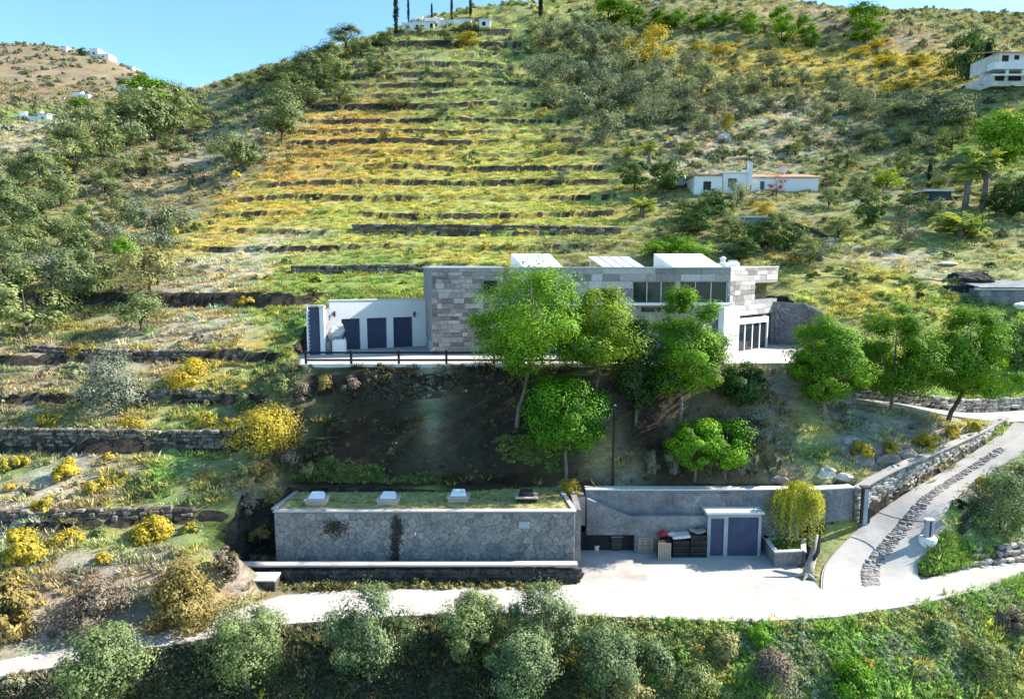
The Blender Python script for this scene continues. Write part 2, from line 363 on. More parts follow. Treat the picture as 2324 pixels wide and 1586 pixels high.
def cover_mat(name):
    m, nt, bs = new_mat(name); nt.nodes.remove(bs); out = nt.nodes['Material Output']
    at = N(nt, 'ShaderNodeAttribute', attribute_name='col', attribute_type='INSTANCER'); tn = N(nt, 'ShaderNodeAttribute', attribute_name='tint')
    col = mixc(nt, at.outputs['Color'], ramp(nt, tn.outputs['Fac'], [(0, .62), (1, 1.3)]), 1.0, 'MULTIPLY')
    d = nt.nodes.new('ShaderNodeBsdfDiffuse'); t = nt.nodes.new('ShaderNodeBsdfTranslucent'); mx = N(nt, 'ShaderNodeMixShader', Fac=.3)
    nt.links.new(col, d.inputs[0]); nt.links.new(col, t.inputs[0]); nt.links.new(d.outputs[0], mx.inputs[1]); nt.links.new(t.outputs[0], mx.inputs[2]); nt.links.new(mx.outputs[0], out.inputs['Surface'])
    return m
M = {}
M['concrete'] = rough_mat('pale_concrete', (.40, .365, .335), (.48, .445, .415), .35, 20, .95, .15, .01, finevar=.16, cc=(.31, .275, .25))
M['ramp'] = rough_mat('ribbed_concrete', (.40, .37, .34), (.50, .465, .435), .7, 16, .95, .3, .02, finevar=.16, cc=(.34, .31, .285))
M['cobble'] = rand_mat('cobble_stone', [(0, (.16, .15, .14)), (.5, (.28, .26, .25)), (1, (.40, .38, .37))])
M['slate'] = rough_mat('grey_rubble_wall', (.20, .195, .20), (.30, .29, .29), 1.6, 9, .9, .7, .05, finevar=.55, cc=(.07, .07, .075))
M['slab_grey'] = rough_mat('grey_render', (.15, .155, .17), (.28, .285, .30), .9, 7, .9, .6, .05, finevar=.5, cc=(.36, .355, .36))
M['darkwall'] = rough_mat('dark_low_wall', (.035, .032, .03), (.12, .11, .105), 1.7, 7, .95, .8, .05, finevar=.6, cc=(.2, .19, .18))
M['bunkerstone'] = rand_mat('bunker_stone', [(0, (.21, .205, .21)), (.3, (.25, .245, .245)), (.7, (.30, .29, .285)), (1, (.36, .345, .335))], var=.6, fine=6)
M['wallstone'] = rand_mat('dry_stone', [(0, (.09, .07, .06)), (.35, (.16, .13, .11)), (.7, (.24, .205, .175)), (1, (.36, .32, .28))], var=.5)
M['pathstone'] = rand_mat('path_stone', [(0, (.18, .16, .14)), (.4, (.32, .28, .25)), (.8, (.46, .42, .38)), (1, (.60, .57, .53))], var=.4)
M['earth'] = rough_mat('dark_earth', (.06, .048, .038), (.11, .09, .07), 2, 10, 1, .6, .05)
M['turf'] = rough_mat('dry_turf', (.34, .32, .13), (.44, .41, .18), 1.2, 14, 1, .6, .04)
M['housestone'] = rand_mat('house_stone', [(0, (.20, .19, .19)), (.3, (.32, .295, .29)), (.65, (.43, .40, .385)), (1, (.58, .545, .53))], var=.35, fine=5)
M['warmstone'] = rand_mat('warm_house_stone', [(0, (.17, .145, .135)), (.3, (.29, .25, .235)), (.65, (.40, .35, .33)), (1, (.55, .50, .475))], var=.4, fine=6)
M['mortar'] = rough_mat('house_mortar', (.26, .25, .245), (.34, .325, .315), 2, 12, .95, .3, .02)
M['white'] = rough_mat('white_paint', (.80, .80, .79), (.74, .73, .72), .8, 12, .8, .1, .01, finevar=.06)
M['offwhite'] = rough_mat('weathered_white', (.72, .70, .66), (.58, .55, .51), .9, 9, .85, .2, .02, finevar=.18)
M['blue'] = rough_mat('dark_blue_shutter', (.045, .06, .11), (.06, .078, .135), 1.5, 20, .6, .1, .01, finevar=.15)
M['black'] = rough_mat('black_paint', (.012, .012, .013), (.03, .03, .032), 2, 20, .7, .2, .01)
M['iron'] = rough_mat('dark_iron', (.03, .032, .036), (.07, .065, .06), 3, 20, .6, .2, .01)
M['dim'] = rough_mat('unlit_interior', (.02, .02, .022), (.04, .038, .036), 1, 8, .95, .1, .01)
M['wood'] = rough_mat('grey_wood', (.30, .26, .21), (.42, .37, .31), 3, 22, .9, .4, .01, stretch=(1, 1, 6), finevar=.35)
M['darkwood'] = rough_mat('dark_timber', (.035, .028, .024), (.07, .055, .045), 3, 22, .85, .4, .01, finevar=.35)
M['bark'] = rough_mat('grey_bark', (.16, .13, .11), (.27, .235, .205), 5, 20, .95, .8, .03, stretch=(1, 1, .25), finevar=.4)
M['darkbark'] = rough_mat('dark_bark', (.07, .055, .045), (.13, .105, .085), 5, 20, .95, .8, .03, stretch=(1, 1, .25), finevar=.4)
M['tile'] = rough_mat('terracotta', (.42, .20, .14), (.52, .30, .23), 1.2, 12, .9, .5, .03, finevar=.35)
M['palebrick'] = rough_mat('pink_brick', (.50, .36, .31), (.60, .46, .40), 2, 14, .9, .3, .02, finevar=.25)
M['red'] = rough_mat('red_cloth', (.45, .02, .03), (.55, .04, .04), 3, 20, .8, .2, .01)
M['cloth'] = rough_mat('pale_cloth', (.62, .56, .52), (.72, .67, .64), 4, 20, .9, .3, .02)
M['rock'] = rough_mat('pale_rock', (.50, .46, .43), (.64, .60, .57), 1.4, 8, .95, .8, .05, finevar=.4)
M['greyrock'] = rough_mat('grey_rock', (.20, .18, .165), (.36, .33, .31), 1.2, 6, .95, 1.0, .08, finevar=.5)
M['darkrock'] = rough_mat('dark_slate_heap', (.03, .028, .03), (.075, .068, .07), 1.2, 6, .95, .9, .08, finevar=.5)
M['copper'] = rough_mat('weathered_panel', (.30, .34, .40), (.42, .46, .52), .8, 10, .45, .1, .01)
M['mauve'] = rough_mat('mauve_roof', (.42, .31, .32), (.50, .38, .38), .5, 8, .9, .2, .02)
m, nt, bs = new_mat('window_glass'); bs.inputs['Base Color'].default_value = (.02, .028, .035, 1); bs.inputs['Roughness'].default_value = .06; bs.inputs['Specular IOR Level'].default_value = .6; M['glass'] = m
m, nt, bs = new_mat('solar_glass'); bs.inputs['Base Color'].default_value = (.60, .64, .68, 1); bs.inputs['Roughness'].default_value = .3; bs.inputs['Metallic'].default_value = .15; M['solar'] = m
M['pine'] = leaf_mat('bright_green_leaf', (.035, .115, .006), (.21, .40, .022), (.20, .35, .016), trans=.26)
M['lime'] = leaf_mat('yellow_green_leaf', (.12, .21, .012), (.36, .47, .035), trans=.3)
M['mulberry'] = leaf_mat('fresh_green_leaf', (.035, .13, .006), (.19, .40, .018), trans=.26)
M['deep'] = leaf_mat('deep_green_leaf', (.025, .065, .018), (.095, .17, .04), trans=.25)
M['olive'] = leaf_mat('olive_leaf', (.115, .15, .095), (.31, .35, .235))
M['olivenear'] = leaf_mat('near_olive_leaf', (.075, .12, .05), (.24, .32, .15))
M['willow'] = leaf_mat('weeping_leaf', (.30, .31, .03), (.66, .62, .08), trans=.4)
M['oakleaf'] = leaf_mat('grey_oak_leaf', (.095, .135, .05), (.28, .33, .145))
M['gorse'] = leaf_mat('yellow_gorse', (.27, .22, .03), (.62, .50, .06), trans=.4)
M['amber'] = leaf_mat('amber_leaf', (.20, .15, .05), (.42, .33, .11))
M['dry'] = leaf_mat('dry_twig', (.14, .105, .075), (.29, .235, .18), trans=.2)
M['silver'] = leaf_mat('silver_leaf', (.13, .15, .115), (.32, .35, .28))
M['straw'] = leaf_mat('straw_leaf', (.22, .21, .08), (.50, .46, .20))
M['palm'] = leaf_mat('palm_leaf', (.14, .20, .04), (.34, .38, .08))
M['cactus'] = leaf_mat('cactus_pad', (.07, .08, .045), (.20, .19, .14), trans=0.0)
M['redleaf'] = leaf_mat('rust_red_leaf', (.14, .05, .04), (.28, .11, .09))
M['cypress'] = leaf_mat('cypress_leaf', (.012, .026, .012), (.035, .06, .025), trans=.1)
M['cover'] = cover_mat('ground_cover')

# ------------------------------------------------------------------ mesh helpers
def finish(o, parent=None, label=None, cat=None, group=None, kind=None):
    C.objects.link(o)
    if parent is not None: o.parent = parent
    if label: o['label'] = label
    if cat: o['category'] = cat
    if group: o['group'] = group
    if kind: o['kind'] = kind
    return o
def thing(name, label, cat, loc, group=None):
    o = bpy.data.objects.new(name, None); o.location = loc; o.empty_display_size = .3
    return finish(o, None, label, cat, group)
class MB:
    def __init__(s): s.v = []; s.f = []
    def quad(s, a, b, c, d):
        n = len(s.v); s.v += [tuple(a), tuple(b), tuple(c), tuple(d)]; s.f.append((n, n+1, n+2, n+3)); return s
    def hexa(s, b, t):                         # four bottom, four top corners
        n = len(s.v); s.v += [tuple(p) for p in b]+[tuple(p) for p in t]
        s.f += [(n+3, n+2, n+1, n), (n+4, n+5, n+6, n+7)]+[(n+i, n+(i+1) % 4, n+4+(i+1) % 4, n+4+i) for i in range(4)]; return s
    def box(s, c, size, rz=0):
        ca, sa = math.cos(rz), math.sin(rz); hx, hy, hz = size[0]/2, size[1]/2, size[2]/2
        q = [(c[0]+ca*x-sa*y, c[1]+sa*x+ca*y) for x, y in ((-hx, -hy), (hx, -hy), (hx, hy), (-hx, hy))]
        return s.hexa([(x, y, c[2]-hz) for x, y in q], [(x, y, c[2]+hz) for x, y in q])
    def wall(s, p, q, z0, z1, th, off=0.0):     # box from p to q, thickness th to the back (left-hand normal)
        dx, dy = q[0]-p[0], q[1]-p[1]; L = math.hypot(dx, dy); nx, ny = -dy/L, dx/L
        a = [(p[0]+nx*off, p[1]+ny*off), (q[0]+nx*off, q[1]+ny*off), (q[0]+nx*(off+th), q[1]+ny*(off+th)), (p[0]+nx*(off+th), p[1]+ny*(off+th))]
        return s.hexa([(x, y, z0) for x, y in a], [(x, y, z1) for x, y in a])
    def prism(s, poly, z0, z1):
        n = len(s.v); k = len(poly); s.v += [(p[0], p[1], z0) for p in poly]+[(p[0], p[1], z1) for p in poly]
        s.f += [tuple(range(n+k-1, n-1, -1)), tuple(range(n+k, n+2*k))]+[(n+i, n+(i+1) % k, n+k+(i+1) % k, n+k+i) for i in range(k)]; return s
    def tube(s, pts, rad, sides=7):
        pts = [Vector(p) for p in pts]; base = len(s.v)
        for i, p in enumerate(pts):
            d = (pts[min(i+1, len(pts)-1)]-pts[max(i-1, 0)]).normalized()
            a = d.orthogonal().normalized() if abs(d.z) > .9 else d.cross(Vector((0, 0, 1))).normalized(); b = d.cross(a)
            for k in range(sides):
                t = 2*math.pi*k/sides; s.v.append(tuple(p+(a*math.cos(t)+b*math.sin(t))*rad[i]))
        for i in range(len(pts)-1):
            for k in range(sides):
                s.f.append((base+i*sides+k, base+i*sides+(k+1) % sides, base+(i+1)*sides+(k+1) % sides, base+(i+1)*sides+k))
        s.f.append(tuple(base+k for k in range(sides-1, -1, -1))); s.f.append(tuple(base+(len(pts)-1)*sides+k for k in range(sides))); return s
    def mesh(s, name, mat, off=(0, 0, 0), bevel=0, smooth=False):
        me = bpy.data.meshes.new(name); me.from_pydata([(a-off[0], b-off[1], c-off[2]) for a, b, c in s.v], [], s.f)
        bm = bmesh.new(); bm.from_mesh(me); bmesh.ops.recalc_face_normals(bm, faces=bm.faces)
        if bevel: bmesh.ops.bevel(bm, geom=[e for e in bm.edges], offset=bevel, segments=1, affect='EDGES', clamp_overlap=True)
        bm.to_mesh(me); bm.free()
        if smooth: me.polygons.foreach_set('use_smooth', [True]*len(me.polygons))
        if mat is not None: me.materials.append(M[mat] if isinstance(mat, str) else mat)
        return me
    def build(s, name, mat, parent=None, bevel=0, smooth=False, **kw):
        off = tuple(parent_origin(parent)) if parent is not None else (0, 0, 0)
        if parent is None:
            xs = np.array(s.v); off = (float(xs[:, 0].mean()), float(xs[:, 1].mean()), float(xs[:, 2].min()))
        o = bpy.data.objects.new(name, s.mesh(name, mat, off, bevel, smooth))
        if parent is None: o.location = off
        return finish(o, parent, **kw)
def parent_origin(p):
    v = Vector(p.location)
    while p.parent is not None: p = p.parent; v += p.location
    return v

# ------------------------------------------------------------------ land cover colours
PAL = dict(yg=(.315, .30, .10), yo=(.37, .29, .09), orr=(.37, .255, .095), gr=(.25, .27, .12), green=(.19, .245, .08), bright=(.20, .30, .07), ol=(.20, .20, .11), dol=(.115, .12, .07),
           br=(.27, .225, .17), gy=(.38, .345, .29), shade_soil=(.05, .036, .028), rust=(.20, .13, .095), dry=(.31, .275, .20), mb=(.29, .24, .215), rb=(.25, .195, .145), grb=(.33, .295, .25))  # darkest tone: bank soil with the trees' shadow put into its colour
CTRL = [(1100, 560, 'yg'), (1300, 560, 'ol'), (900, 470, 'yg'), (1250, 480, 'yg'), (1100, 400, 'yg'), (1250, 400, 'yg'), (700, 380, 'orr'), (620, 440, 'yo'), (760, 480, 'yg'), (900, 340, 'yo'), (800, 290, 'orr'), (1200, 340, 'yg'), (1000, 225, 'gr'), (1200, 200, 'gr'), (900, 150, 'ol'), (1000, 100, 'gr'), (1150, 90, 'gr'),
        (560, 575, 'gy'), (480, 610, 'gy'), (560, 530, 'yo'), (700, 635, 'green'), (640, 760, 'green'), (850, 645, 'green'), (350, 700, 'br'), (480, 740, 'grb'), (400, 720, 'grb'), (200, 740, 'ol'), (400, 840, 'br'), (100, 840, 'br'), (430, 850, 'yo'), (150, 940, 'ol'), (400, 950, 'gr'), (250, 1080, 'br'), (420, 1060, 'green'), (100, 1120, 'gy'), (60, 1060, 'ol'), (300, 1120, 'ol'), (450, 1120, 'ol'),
        (250, 1220, 'gr'), (450, 1220, 'green'), (100, 1250, 'ol'), (300, 1320, 'mb'), (500, 1300, 'mb'), (150, 1360, 'mb'), (600, 900, 'ol'), (570, 1100, 'br'), (700, 880, 'dol'), (900, 1000, 'shade_soil'), (1200, 1000, 'shade_soil'), (1500, 1000, 'shade_soil'), (1540, 900, 'rust'), (1000, 856, 'dry'), (800, 950, 'shade_soil'), (1050, 1050, 'shade_soil'), (1300, 930, 'shade_soil'), (930, 1100, 'green'), (850, 1020, 'shade_soil'), (950, 960, 'shade_soil'), (880, 905, 'shade_soil'), (1000, 1060, 'shade_soil'), (1120, 960, 'shade_soil'), (750, 1000, 'shade_soil'), (1350, 1060, 'dry'), (1800, 980, 'br'), (2000, 1000, 'grb'), (1900, 1070, 'gr'), (2100, 960, 'grb'), (2150, 1220, 'gy'), (2120, 1280, 'green'), (2200, 1280, 'bright'),
        (2300, 860, 'bright'), (2100, 860, 'bright'), (1900, 650, 'yg'), (2050, 650, 'yg'), (2150, 690, 'green'), (1850, 600, 'ol'), (2050, 600, 'grb'), (2000, 540, 'gr'), (1850, 500, 'ol'), (1600, 540, 'ol'), (1600, 350, 'grb'), (1750, 340, 'grb'), (1900, 380, 'ol'), (1800, 250, 'grb'), (2000, 250, 'ol'), (1700, 160, 'yo'), (1900, 160, 'yo'), (2100, 140, 'yo'), (2200, 60, 'ol'), (2000, 70, 'br'), (1400, 150, 'ol'), (1600, 60, 'ol'), (1400, 300, 'ol'), (2250, 430, 'ol'), (2250, 350, 'green'),
        (400, 345, 'br'), (250, 430, 'br'), (100, 500, 'ol'), (550, 300, 'grb'), (600, 230, 'ol'), (400, 470, 'br'), (480, 420, 'br'), (100, 180, 'rb'), (250, 170, 'rb'), (50, 130, 'rb'), (20, 260, 'gr'), (180, 300, 'grb'), (300, 210, 'br'), (300, 640, 'dol'), (700, 1500, 'dol'), (400, 1560, 'dol'), (1200, 1480, 'dol'), (1500, 1450, 'green'), (1900, 1450, 'bright'), (2200, 1420, 'green'), (1900, 1560, 'green')]
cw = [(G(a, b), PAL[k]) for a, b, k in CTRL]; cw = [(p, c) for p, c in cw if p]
def cover(x, y):
    """land colour of points (x, y): nearest surveyed tones, broken up by noise"""
    x = np.asarray(x, float); y = np.asarray(y, float)
    jx = x+(fbm(N1, x*.25, y*.25, 3)-.5)*y*.12; jy = y+(fbm(N2, x*.25, y*.25, 3)-.5)*y*.16
    num = np.zeros(x.shape+(3,)); den = np.zeros(x.shape)
    for p, c in cw:
        s = p[1]; d2 = ((jx-p[0])**2+((jy-p[1])*.62)**2)/(s*s); w = 1/(d2+.0006)**2
        num += w[..., None]*np.array(c); den += w
    col = num/den[..., None]
    v = fbm(N3, x*.5, y*1.0, 4); v2 = fbm(N4, x*1.7, y*2.6, 3)
    yl = np.array((1.2, 1.08, .62)); gn = np.array((.72, .98, .72)); 
    t = np.clip((v-.5)*3.2, -1, 1)[..., None]
    col = np.where(t > 0, col*(1+t*(yl-1)), col*(1-t*(gn-1)))
    return col*(0.80+.56*v2)[..., None]

# ------------------------------------------------------------------ the land
def grid_mesh():
    nx, ny = len(GX), len(GY); V = np.stack([XX, YY, Z], -1).reshape(-1, 3)
    i, j = np.meshgrid(np.arange(nx-1), np.arange(ny-1)); a = (j*nx+i).ravel()
    Fq = np.stack([a, a+1, a+nx+1, a+nx], -1)
    me = bpy.data.meshes.new('hillside'); me.vertices.add(len(V)); me.vertices.foreach_set('co', V.ravel())
    me.loops.add(Fq.size); me.loops.foreach_set('vertex_index', Fq.ravel()); me.polygons.add(len(Fq))
    me.polygons.foreach_set('loop_start', np.arange(len(Fq))*4); me.polygons.foreach_set('loop_total', np.full(len(Fq), 4))
    me.update(); me.validate()
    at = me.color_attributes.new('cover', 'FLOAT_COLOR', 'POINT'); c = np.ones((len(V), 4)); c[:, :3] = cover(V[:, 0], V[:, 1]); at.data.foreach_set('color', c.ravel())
    me.polygons.foreach_set('use_smooth', np.ones(len(Fq), bool))
    return me
m, nt, bs = new_mat('hillside_soil')
at = N(nt, 'ShaderNodeAttribute', attribute_name='cover')
n1 = noise(nt, 1.4, 8, .72, stretch=(.7, 1, 2.5)); n2 = noise(nt, 9, 5, .7)
col = mixc(nt, at.outputs['Color'], ramp(nt, n1, [(.3, (.6, .57, .54)), (.5, (1, 1, 1)), (.7, (1.25, 1.2, 1.1))]), 1.0, 'MULTIPLY')
col = mixc(nt, col, ramp(nt, n2, [(.3, .6), (.7, 1.25)]), 1.0, 'MULTIPLY')
ge = nt.nodes.new('ShaderNodeNewGeometry'); sx = nt.nodes.new('ShaderNodeSeparateXYZ'); nt.links.new(ge.outputs['True Normal'], sx.inputs[0])
steep = ramp(nt, sx.outputs['Z'], [(.40, 1), (.54, 0)])
vor = N(nt, 'ShaderNodeTexVoronoi', Scale=2.6); nt.links.new(ge.outputs['Position'], vor.inputs['Vector'])
stone = mixc(nt, ramp(nt, vor.outputs['Color'], [(0, (.025, .021, .018)), (1, (.10, .083, .068))]), ramp(nt, n2, [(.3, .5), (.7, 1.2)]), 1.0, 'MULTIPLY')  # riser stone kept near black: shade of the steep faces put into its colour
col = mixc(nt, col, stone, steep)
nt.links.new(col, bs.inputs['Base Color']); bs.inputs['Roughness'].default_value = 1; bs.inputs['Specular IOR Level'].default_value = .05
bump(nt, bs, n1, .9, .18); M['land'] = m
me = grid_mesh(); me.materials.append(M['land'])
land = finish(bpy.data.objects.new('hillside', me), kind='structure')

ORD = ['first', 'second', 'third', 'fourth', 'fifth', 'sixth', 'seventh', 'eighth', 'ninth']
def single_out(base, items):
    """a label for each item: which row down the slope, which place along it"""
    if len(items) == 1: return [base]
    per = 7 if len(items) > 9 else len(items); idx = sorted(range(len(items)), key=lambda i: items[i][1]); out = [None]*len(items); rows = [idx[i:i+per] for i in range(0, len(idx), per)]
    for r_, row in enumerate(rows):
        for c_, i in enumerate(sorted(row, key=lambda i: items[i][0])):
            out[i] = base+', '+((ORD[r_]+' row down, ') if len(rows) > 1 else '')+ORD[c_]+' from the left'
    return out
# ------------------------------------------------------------------ stones shared by all walls
def stone_mesh(name, mat, seed, jit=.16, bev=.14):
    rg = random.Random(seed); bm = bmesh.new(); bmesh.ops.create_cube(bm, size=1)
    for v in bm.verts: v.co += Vector((rg.uniform(-jit, jit), rg.uniform(-jit*.5, jit*.5), rg.uniform(-jit, jit)))
    bmesh.ops.bevel(bm, geom=list(bm.edges), offset=bev, segments=1, affect='EDGES')
    me = bpy.data.meshes.new(name); bm.to_mesh(me); bm.free(); me.materials.append(M[mat]); return me
STONES = {k: [stone_mesh('stone_'+k, m, 11*i+j, jt, bv) for i in range(6)] for j, (k, m, jt, bv) in enumerate((('dry', 'wallstone', .17, .15), ('path', 'pathstone', .2, .17), ('bunker', 'bunkerstone', .2, .07), ('block', 'housestone', .015, .035), ('warm', 'warmstone', .05, .05), ('cobble', 'cobble', .2, .15), ('dark', 'darkwall', .15, .12), ('pale', 'rock', .2, .18)))}
def put_stone(kind, parent, c, size, rz, tilt=0.0, name='stone', rg=random):
    o = bpy.data.objects.new(name, rg.choice(STONES[kind])); off = parent_origin(parent)
    o.location = (c[0]-off[0], c[1]-off[1], c[2]-off[2]); o.scale = size; o.rotation_euler = (0, tilt, rz); C.objects.link(o); o.parent = parent; return o
def resample(path, step):
    out = []; 
    for a, b in zip(path[:-1], path[1:]):
        n = max(1, int(math.dist(a[:2], b[:2])/step))
        for i in range(n):
            t = i/n; out.append(tuple(a[k]+(b[k]-a[k])*t for k in range(len(a))))
    return out+[path[-1]]
def path_at(path, s):
    for a, b in zip(path[:-1], path[1:]):
        L = math.dist(a[:2], b[:2])
        if s <= L or b is path[-1]:
            t = min(1, s/L); return tuple(a[k]+(b[k]-a[k])*t for k in range(3)), math.atan2(b[1]-a[1], b[0]-a[0])
        s -= L
def plen(path): return sum(math.dist(a[:2], b[:2]) for a, b in zip(path[:-1], path[1:]))
def dry_wall(name, label, path, h, kind='dry', sl=.42, sh=.24, depth=.34, group=None, cat='stone wall', core='earth', seed=0, lean=.12, hf=None, inset=0.0):
    """stones laid in uneven courses along path (x, y, z of the foot); h may follow the path"""
    rg = random.Random(seed); root = thing(name, label, cat, path[0], group)
    mb = MB(); rs = resample(path, 1.2)
    for a, b in zip(rs[:-1], rs[1:]):
        ha = h if not hf else hf(a[0]); hb = h if not hf else hf(b[0])
        dx, dy = b[0]-a[0], b[1]-a[1]; L = math.hypot(dx, dy) or 1; nx, ny = -dy/L, dx/L
        f0, f1 = .10, .10+depth
        q = lambda p, f, z: (p[0]+nx*f, p[1]+ny*f, z)
        mb.hexa([q(a, f0, a[2]-.3), q(b, f0, b[2]-.3), q(b, f1+.15, b[2]-.3), q(a, f1+.15, a[2]-.3)], [q(a, f0+lean*ha, a[2]+ha*.97), q(b, f0+lean*hb, b[2]+hb*.97), q(b, f1+.15+lean*hb, b[2]+hb*.97), q(a, f1+.15+lean*ha, a[2]+ha*.97)])
    mb.build('core', core, root)
    T = plen(path); z = 0; n = 0; rows = max(1, round(h/sh))
    for r_ in range(rows+1):
        s = rg.uniform(-.2, .1)
        while s < T:
            l = sl*rg.uniform(.55, 1.5); p, ang = path_at(path, max(0, min(T, s+l/2)))
            hh = h if not hf else hf(p[0]); k = sh*rg.uniform(.75, 1.25); zz = p[2]+(r_+.42)*sh+rg.uniform(-.03, .03)
            if zz < p[2]+hh+ sh*.25 and n < 300 and rg.random() > .03:
                off = -.02+inset+lean*(zz-p[2])+rg.uniform(-.03, .06); d = depth*rg.uniform(.7, 1.1)
                put_stone(kind, root, (p[0]-math.sin(ang)*(off+d/2), p[1]+math.cos(ang)*(off+d/2), zz), (l*.98, d, k), ang, rg.uniform(-.1, .1), rg=rg); n += 1
            s += l
    return root
def facade(p, q, z0, z1, th, openings, off=0.0):
    L = math.dist(p, q); dx, dy = (q[0]-p[0])/L, (q[1]-p[1])/L; mb = MB()
    cuts = sorted({0, L, *[min(max(v, 0), L) for o in openings for v in o[:2]]})
    for a, b in zip(cuts[:-1], cuts[1:]):
        if b-a < 1e-3: continue
        mid = (a+b)/2; ops = sorted((o[2], o[3]) for o in openings if o[0] < mid < o[1]); z = z0
        for za, zb in ops+[(z1, z1)]:
            if za-z > 1e-3: mb.wall((p[0]+dx*a, p[1]+dy*a), (p[0]+dx*b, p[1]+dy*b), z, za, th, off)
            z = max(z, zb)
    return mb
def ashlar(parent, p, q, z0, z1, openings, ch, bl_, seed, proud=.03, kind='block', cap=300, jz=.0):
    rg = random.Random(seed); L = math.dist(p, q); dx, dy = (q[0]-p[0])/L, (q[1]-p[1])/L; ang = math.atan2(dy, dx); z = z0; n = 0
    while z < z1-.05:
        h = min(ch*rg.uniform(.75, 1.3), z1-z)
        if z1-z-h < .1: h = z1-z
        s = 0; first = True
        while s < L-.02:
            l = bl_*rg.uniform(.5, 1.6); l = l*.6 if first else l; first = False
            e = min(s+l, L)
            if L-e < .2: e = L
            a, b = s, e
            for o in openings:
                if z+h > o[2]+.02 and z < o[3]-.02:
                    if a < o[0] < b and not (o[0] <= a <= o[1]): b = o[0]
                    elif o[0] <= a < o[1]: a = min(o[1], b)
            if b-a > .06 and n < cap:
                pr = proud*rg.uniform(.4, 1.6); d = .14
                c = ((a+b)/2, -pr+d/2)
                put_stone(kind, parent, (p[0]+dx*c[0]-dy*c[1], p[1]+dy*c[0]+dx*c[1], z+h/2), (b-a-.015, d, h-.015), ang, 0, rg=rg); n += 1
            s = e
        z += h
    return n
def rubble(parent, p, q, z0, z1, nx, nz, seed, mat, gap=.006, proud=.045, name='stone'):
    """fitted polygonal rubble: one prism per cell of a jittered Voronoi pattern"""
    rg = np.random.default_rng(seed); L = math.dist(p, q); H = z1-z0; dx, dy = (q[0]-p[0])/L, (q[1]-p[1])/L; pts_ = []
    for j in range(nz):
        for i in range(nx): pts_.append(((i+.5+(j % 2)*.5-.25+rg.uniform(-.42, .42))*L/nx, (j+.5+rg.uniform(-.42, .42))*H/nz))
    A_ = np.array(pts_); off = parent_origin(parent)
    for c in A_:
        poly = [np.array(v) for v in ((0, 0), (L, 0), (L, H), (0, H))]; near_ = A_[np.argsort(((A_-c)**2*np.array((1, 1.6))).sum(1))[1:22]]
        for o_ in near_:
            m_ = (c+o_)/2; n_ = o_-c; out = []
            for u, v in zip(poly, poly[1:]+poly[:1]):
                du, dv = (u-m_)@n_, (v-m_)@n_
                if du <= 0: out.append(u)
                if du*dv < 0: out.append(u+(v-u)*du/(du-dv))
            poly = out
            if len(poly) < 3: break
        if len(poly) < 3: continue
        ce = np.mean(poly, 0); r_ = np.mean([np.linalg.norm(v-ce) for v in poly]); pr = proud*rg.uniform(.2, 1.5); V_ = []
        for sc_, d in ((1-gap/r_, .03), (1-gap/r_-.0, -pr*.5), (1-gap/r_-.14, -pr)):
            for v in poly:
                w_ = ce+(v-ce)*sc_; V_.append((p[0]+dx*w_[0]-dy*d, p[1]+dy*w_[0]+dx*d, z0+w_[1]))
        k = len(poly); mb = MB(); mb.v = V_; mb.f = [(a*k+i, a*k+(i+1) % k, (a+1)*k+(i+1) % k, (a+1)*k+i) for a in range(2) for i in range(k)]+[tuple(range(2*k, 3*k))]
        mb.build(name, mat, parent)
def s_of(p, q, px, py=700):
    """distance along p-q at which the sight line through column px crosses it"""
    a, b, c = ray(px, py); k = a/b; dx, dy = q[0]-p[0], q[1]-p[1]
    t = (k*p[1]-p[0])/(dx-k*dy); return t*math.hypot(dx, dy)
def at(p, q, s):
    L = math.dist(p, q); return (p[0]+(q[0]-p[0])*s/L, p[1]+(q[1]-p[1])*s/L)
def zat(px, py, xy): return P(px, py, xy[1])[2]

# ------------------------------------------------------------------ road, yard, driveway, path, terrace
MB().prism(yard_poly, -.12, 0).build('road', 'concrete', kind='structure')
def strip(L, R, dz, th=.12):
    mb = MB()
    for i in range(len(L)-1):
        t = lambda p, d: (p[0], p[1], p[2]+d)
        mb.hexa([t(L[i], dz-th), t(R[i], dz-th), t(R[i+1], dz-th), t(L[i+1], dz-th)], [t(L[i], dz), t(R[i], dz), t(R[i+1], dz), t(L[i+1], dz)])
    return mb
drive = strip(SL, SR, -.035).build('driveway', 'ramp', kind='structure')
lerp3 = lambda a, b, t: tuple(a[k]+(b[k]-a[k])*t for k in range(3))
for i in range(0, len(SL)-1):           # ribbed slabs each side of the cobbled middle strip
    for k in range(2):
        a, b = lerp3(SL[i], SL[i+1], k*.5+.02), lerp3(SL[i], SL[i+1], k*.5+.48); c, d = lerp3(SR[i], SR[i+1], k*.5+.02), lerp3(SR[i], SR[i+1], k*.5+.48)
        for u, v in ((.02, .40), (.58, .98)):
            q = [lerp3(a, c, u), lerp3(a, c, v), lerp3(b, d, v), lerp3(b, d, u)]
            MB().hexa([(x, y, z-.06) for x, y, z in q], [(x, y, z+.0) for x, y, z in q]).build('slab', 'ramp', drive)
rg = random.Random(5); cn = 0
for i in range(0, len(SL)-1):
    for k in range(2):
        for j in range(3):
            if cn >= 296: break
            a = lerp3(SL[i], SL[i+1], (k+rg.uniform(.3, .7))/2); c = lerp3(SR[i], SR[i+1], (k+.5)/2); p = lerp3(a, c, .415+.17*(j+rg.uniform(.3, .7))/3)
            put_stone('cobble', drive, (p[0], p[1], p[2]-.03), (rg.uniform(.24, .40), rg.uniform(.2, .34), .09), rg.uniform(0, 3), rg=rg, name='cobble'); cn += 1
path_o = strip(smooth_line(PATHF, 5), smooth_line(PATHB, 5), 0, .12).build('path', 'concrete', kind='structure')
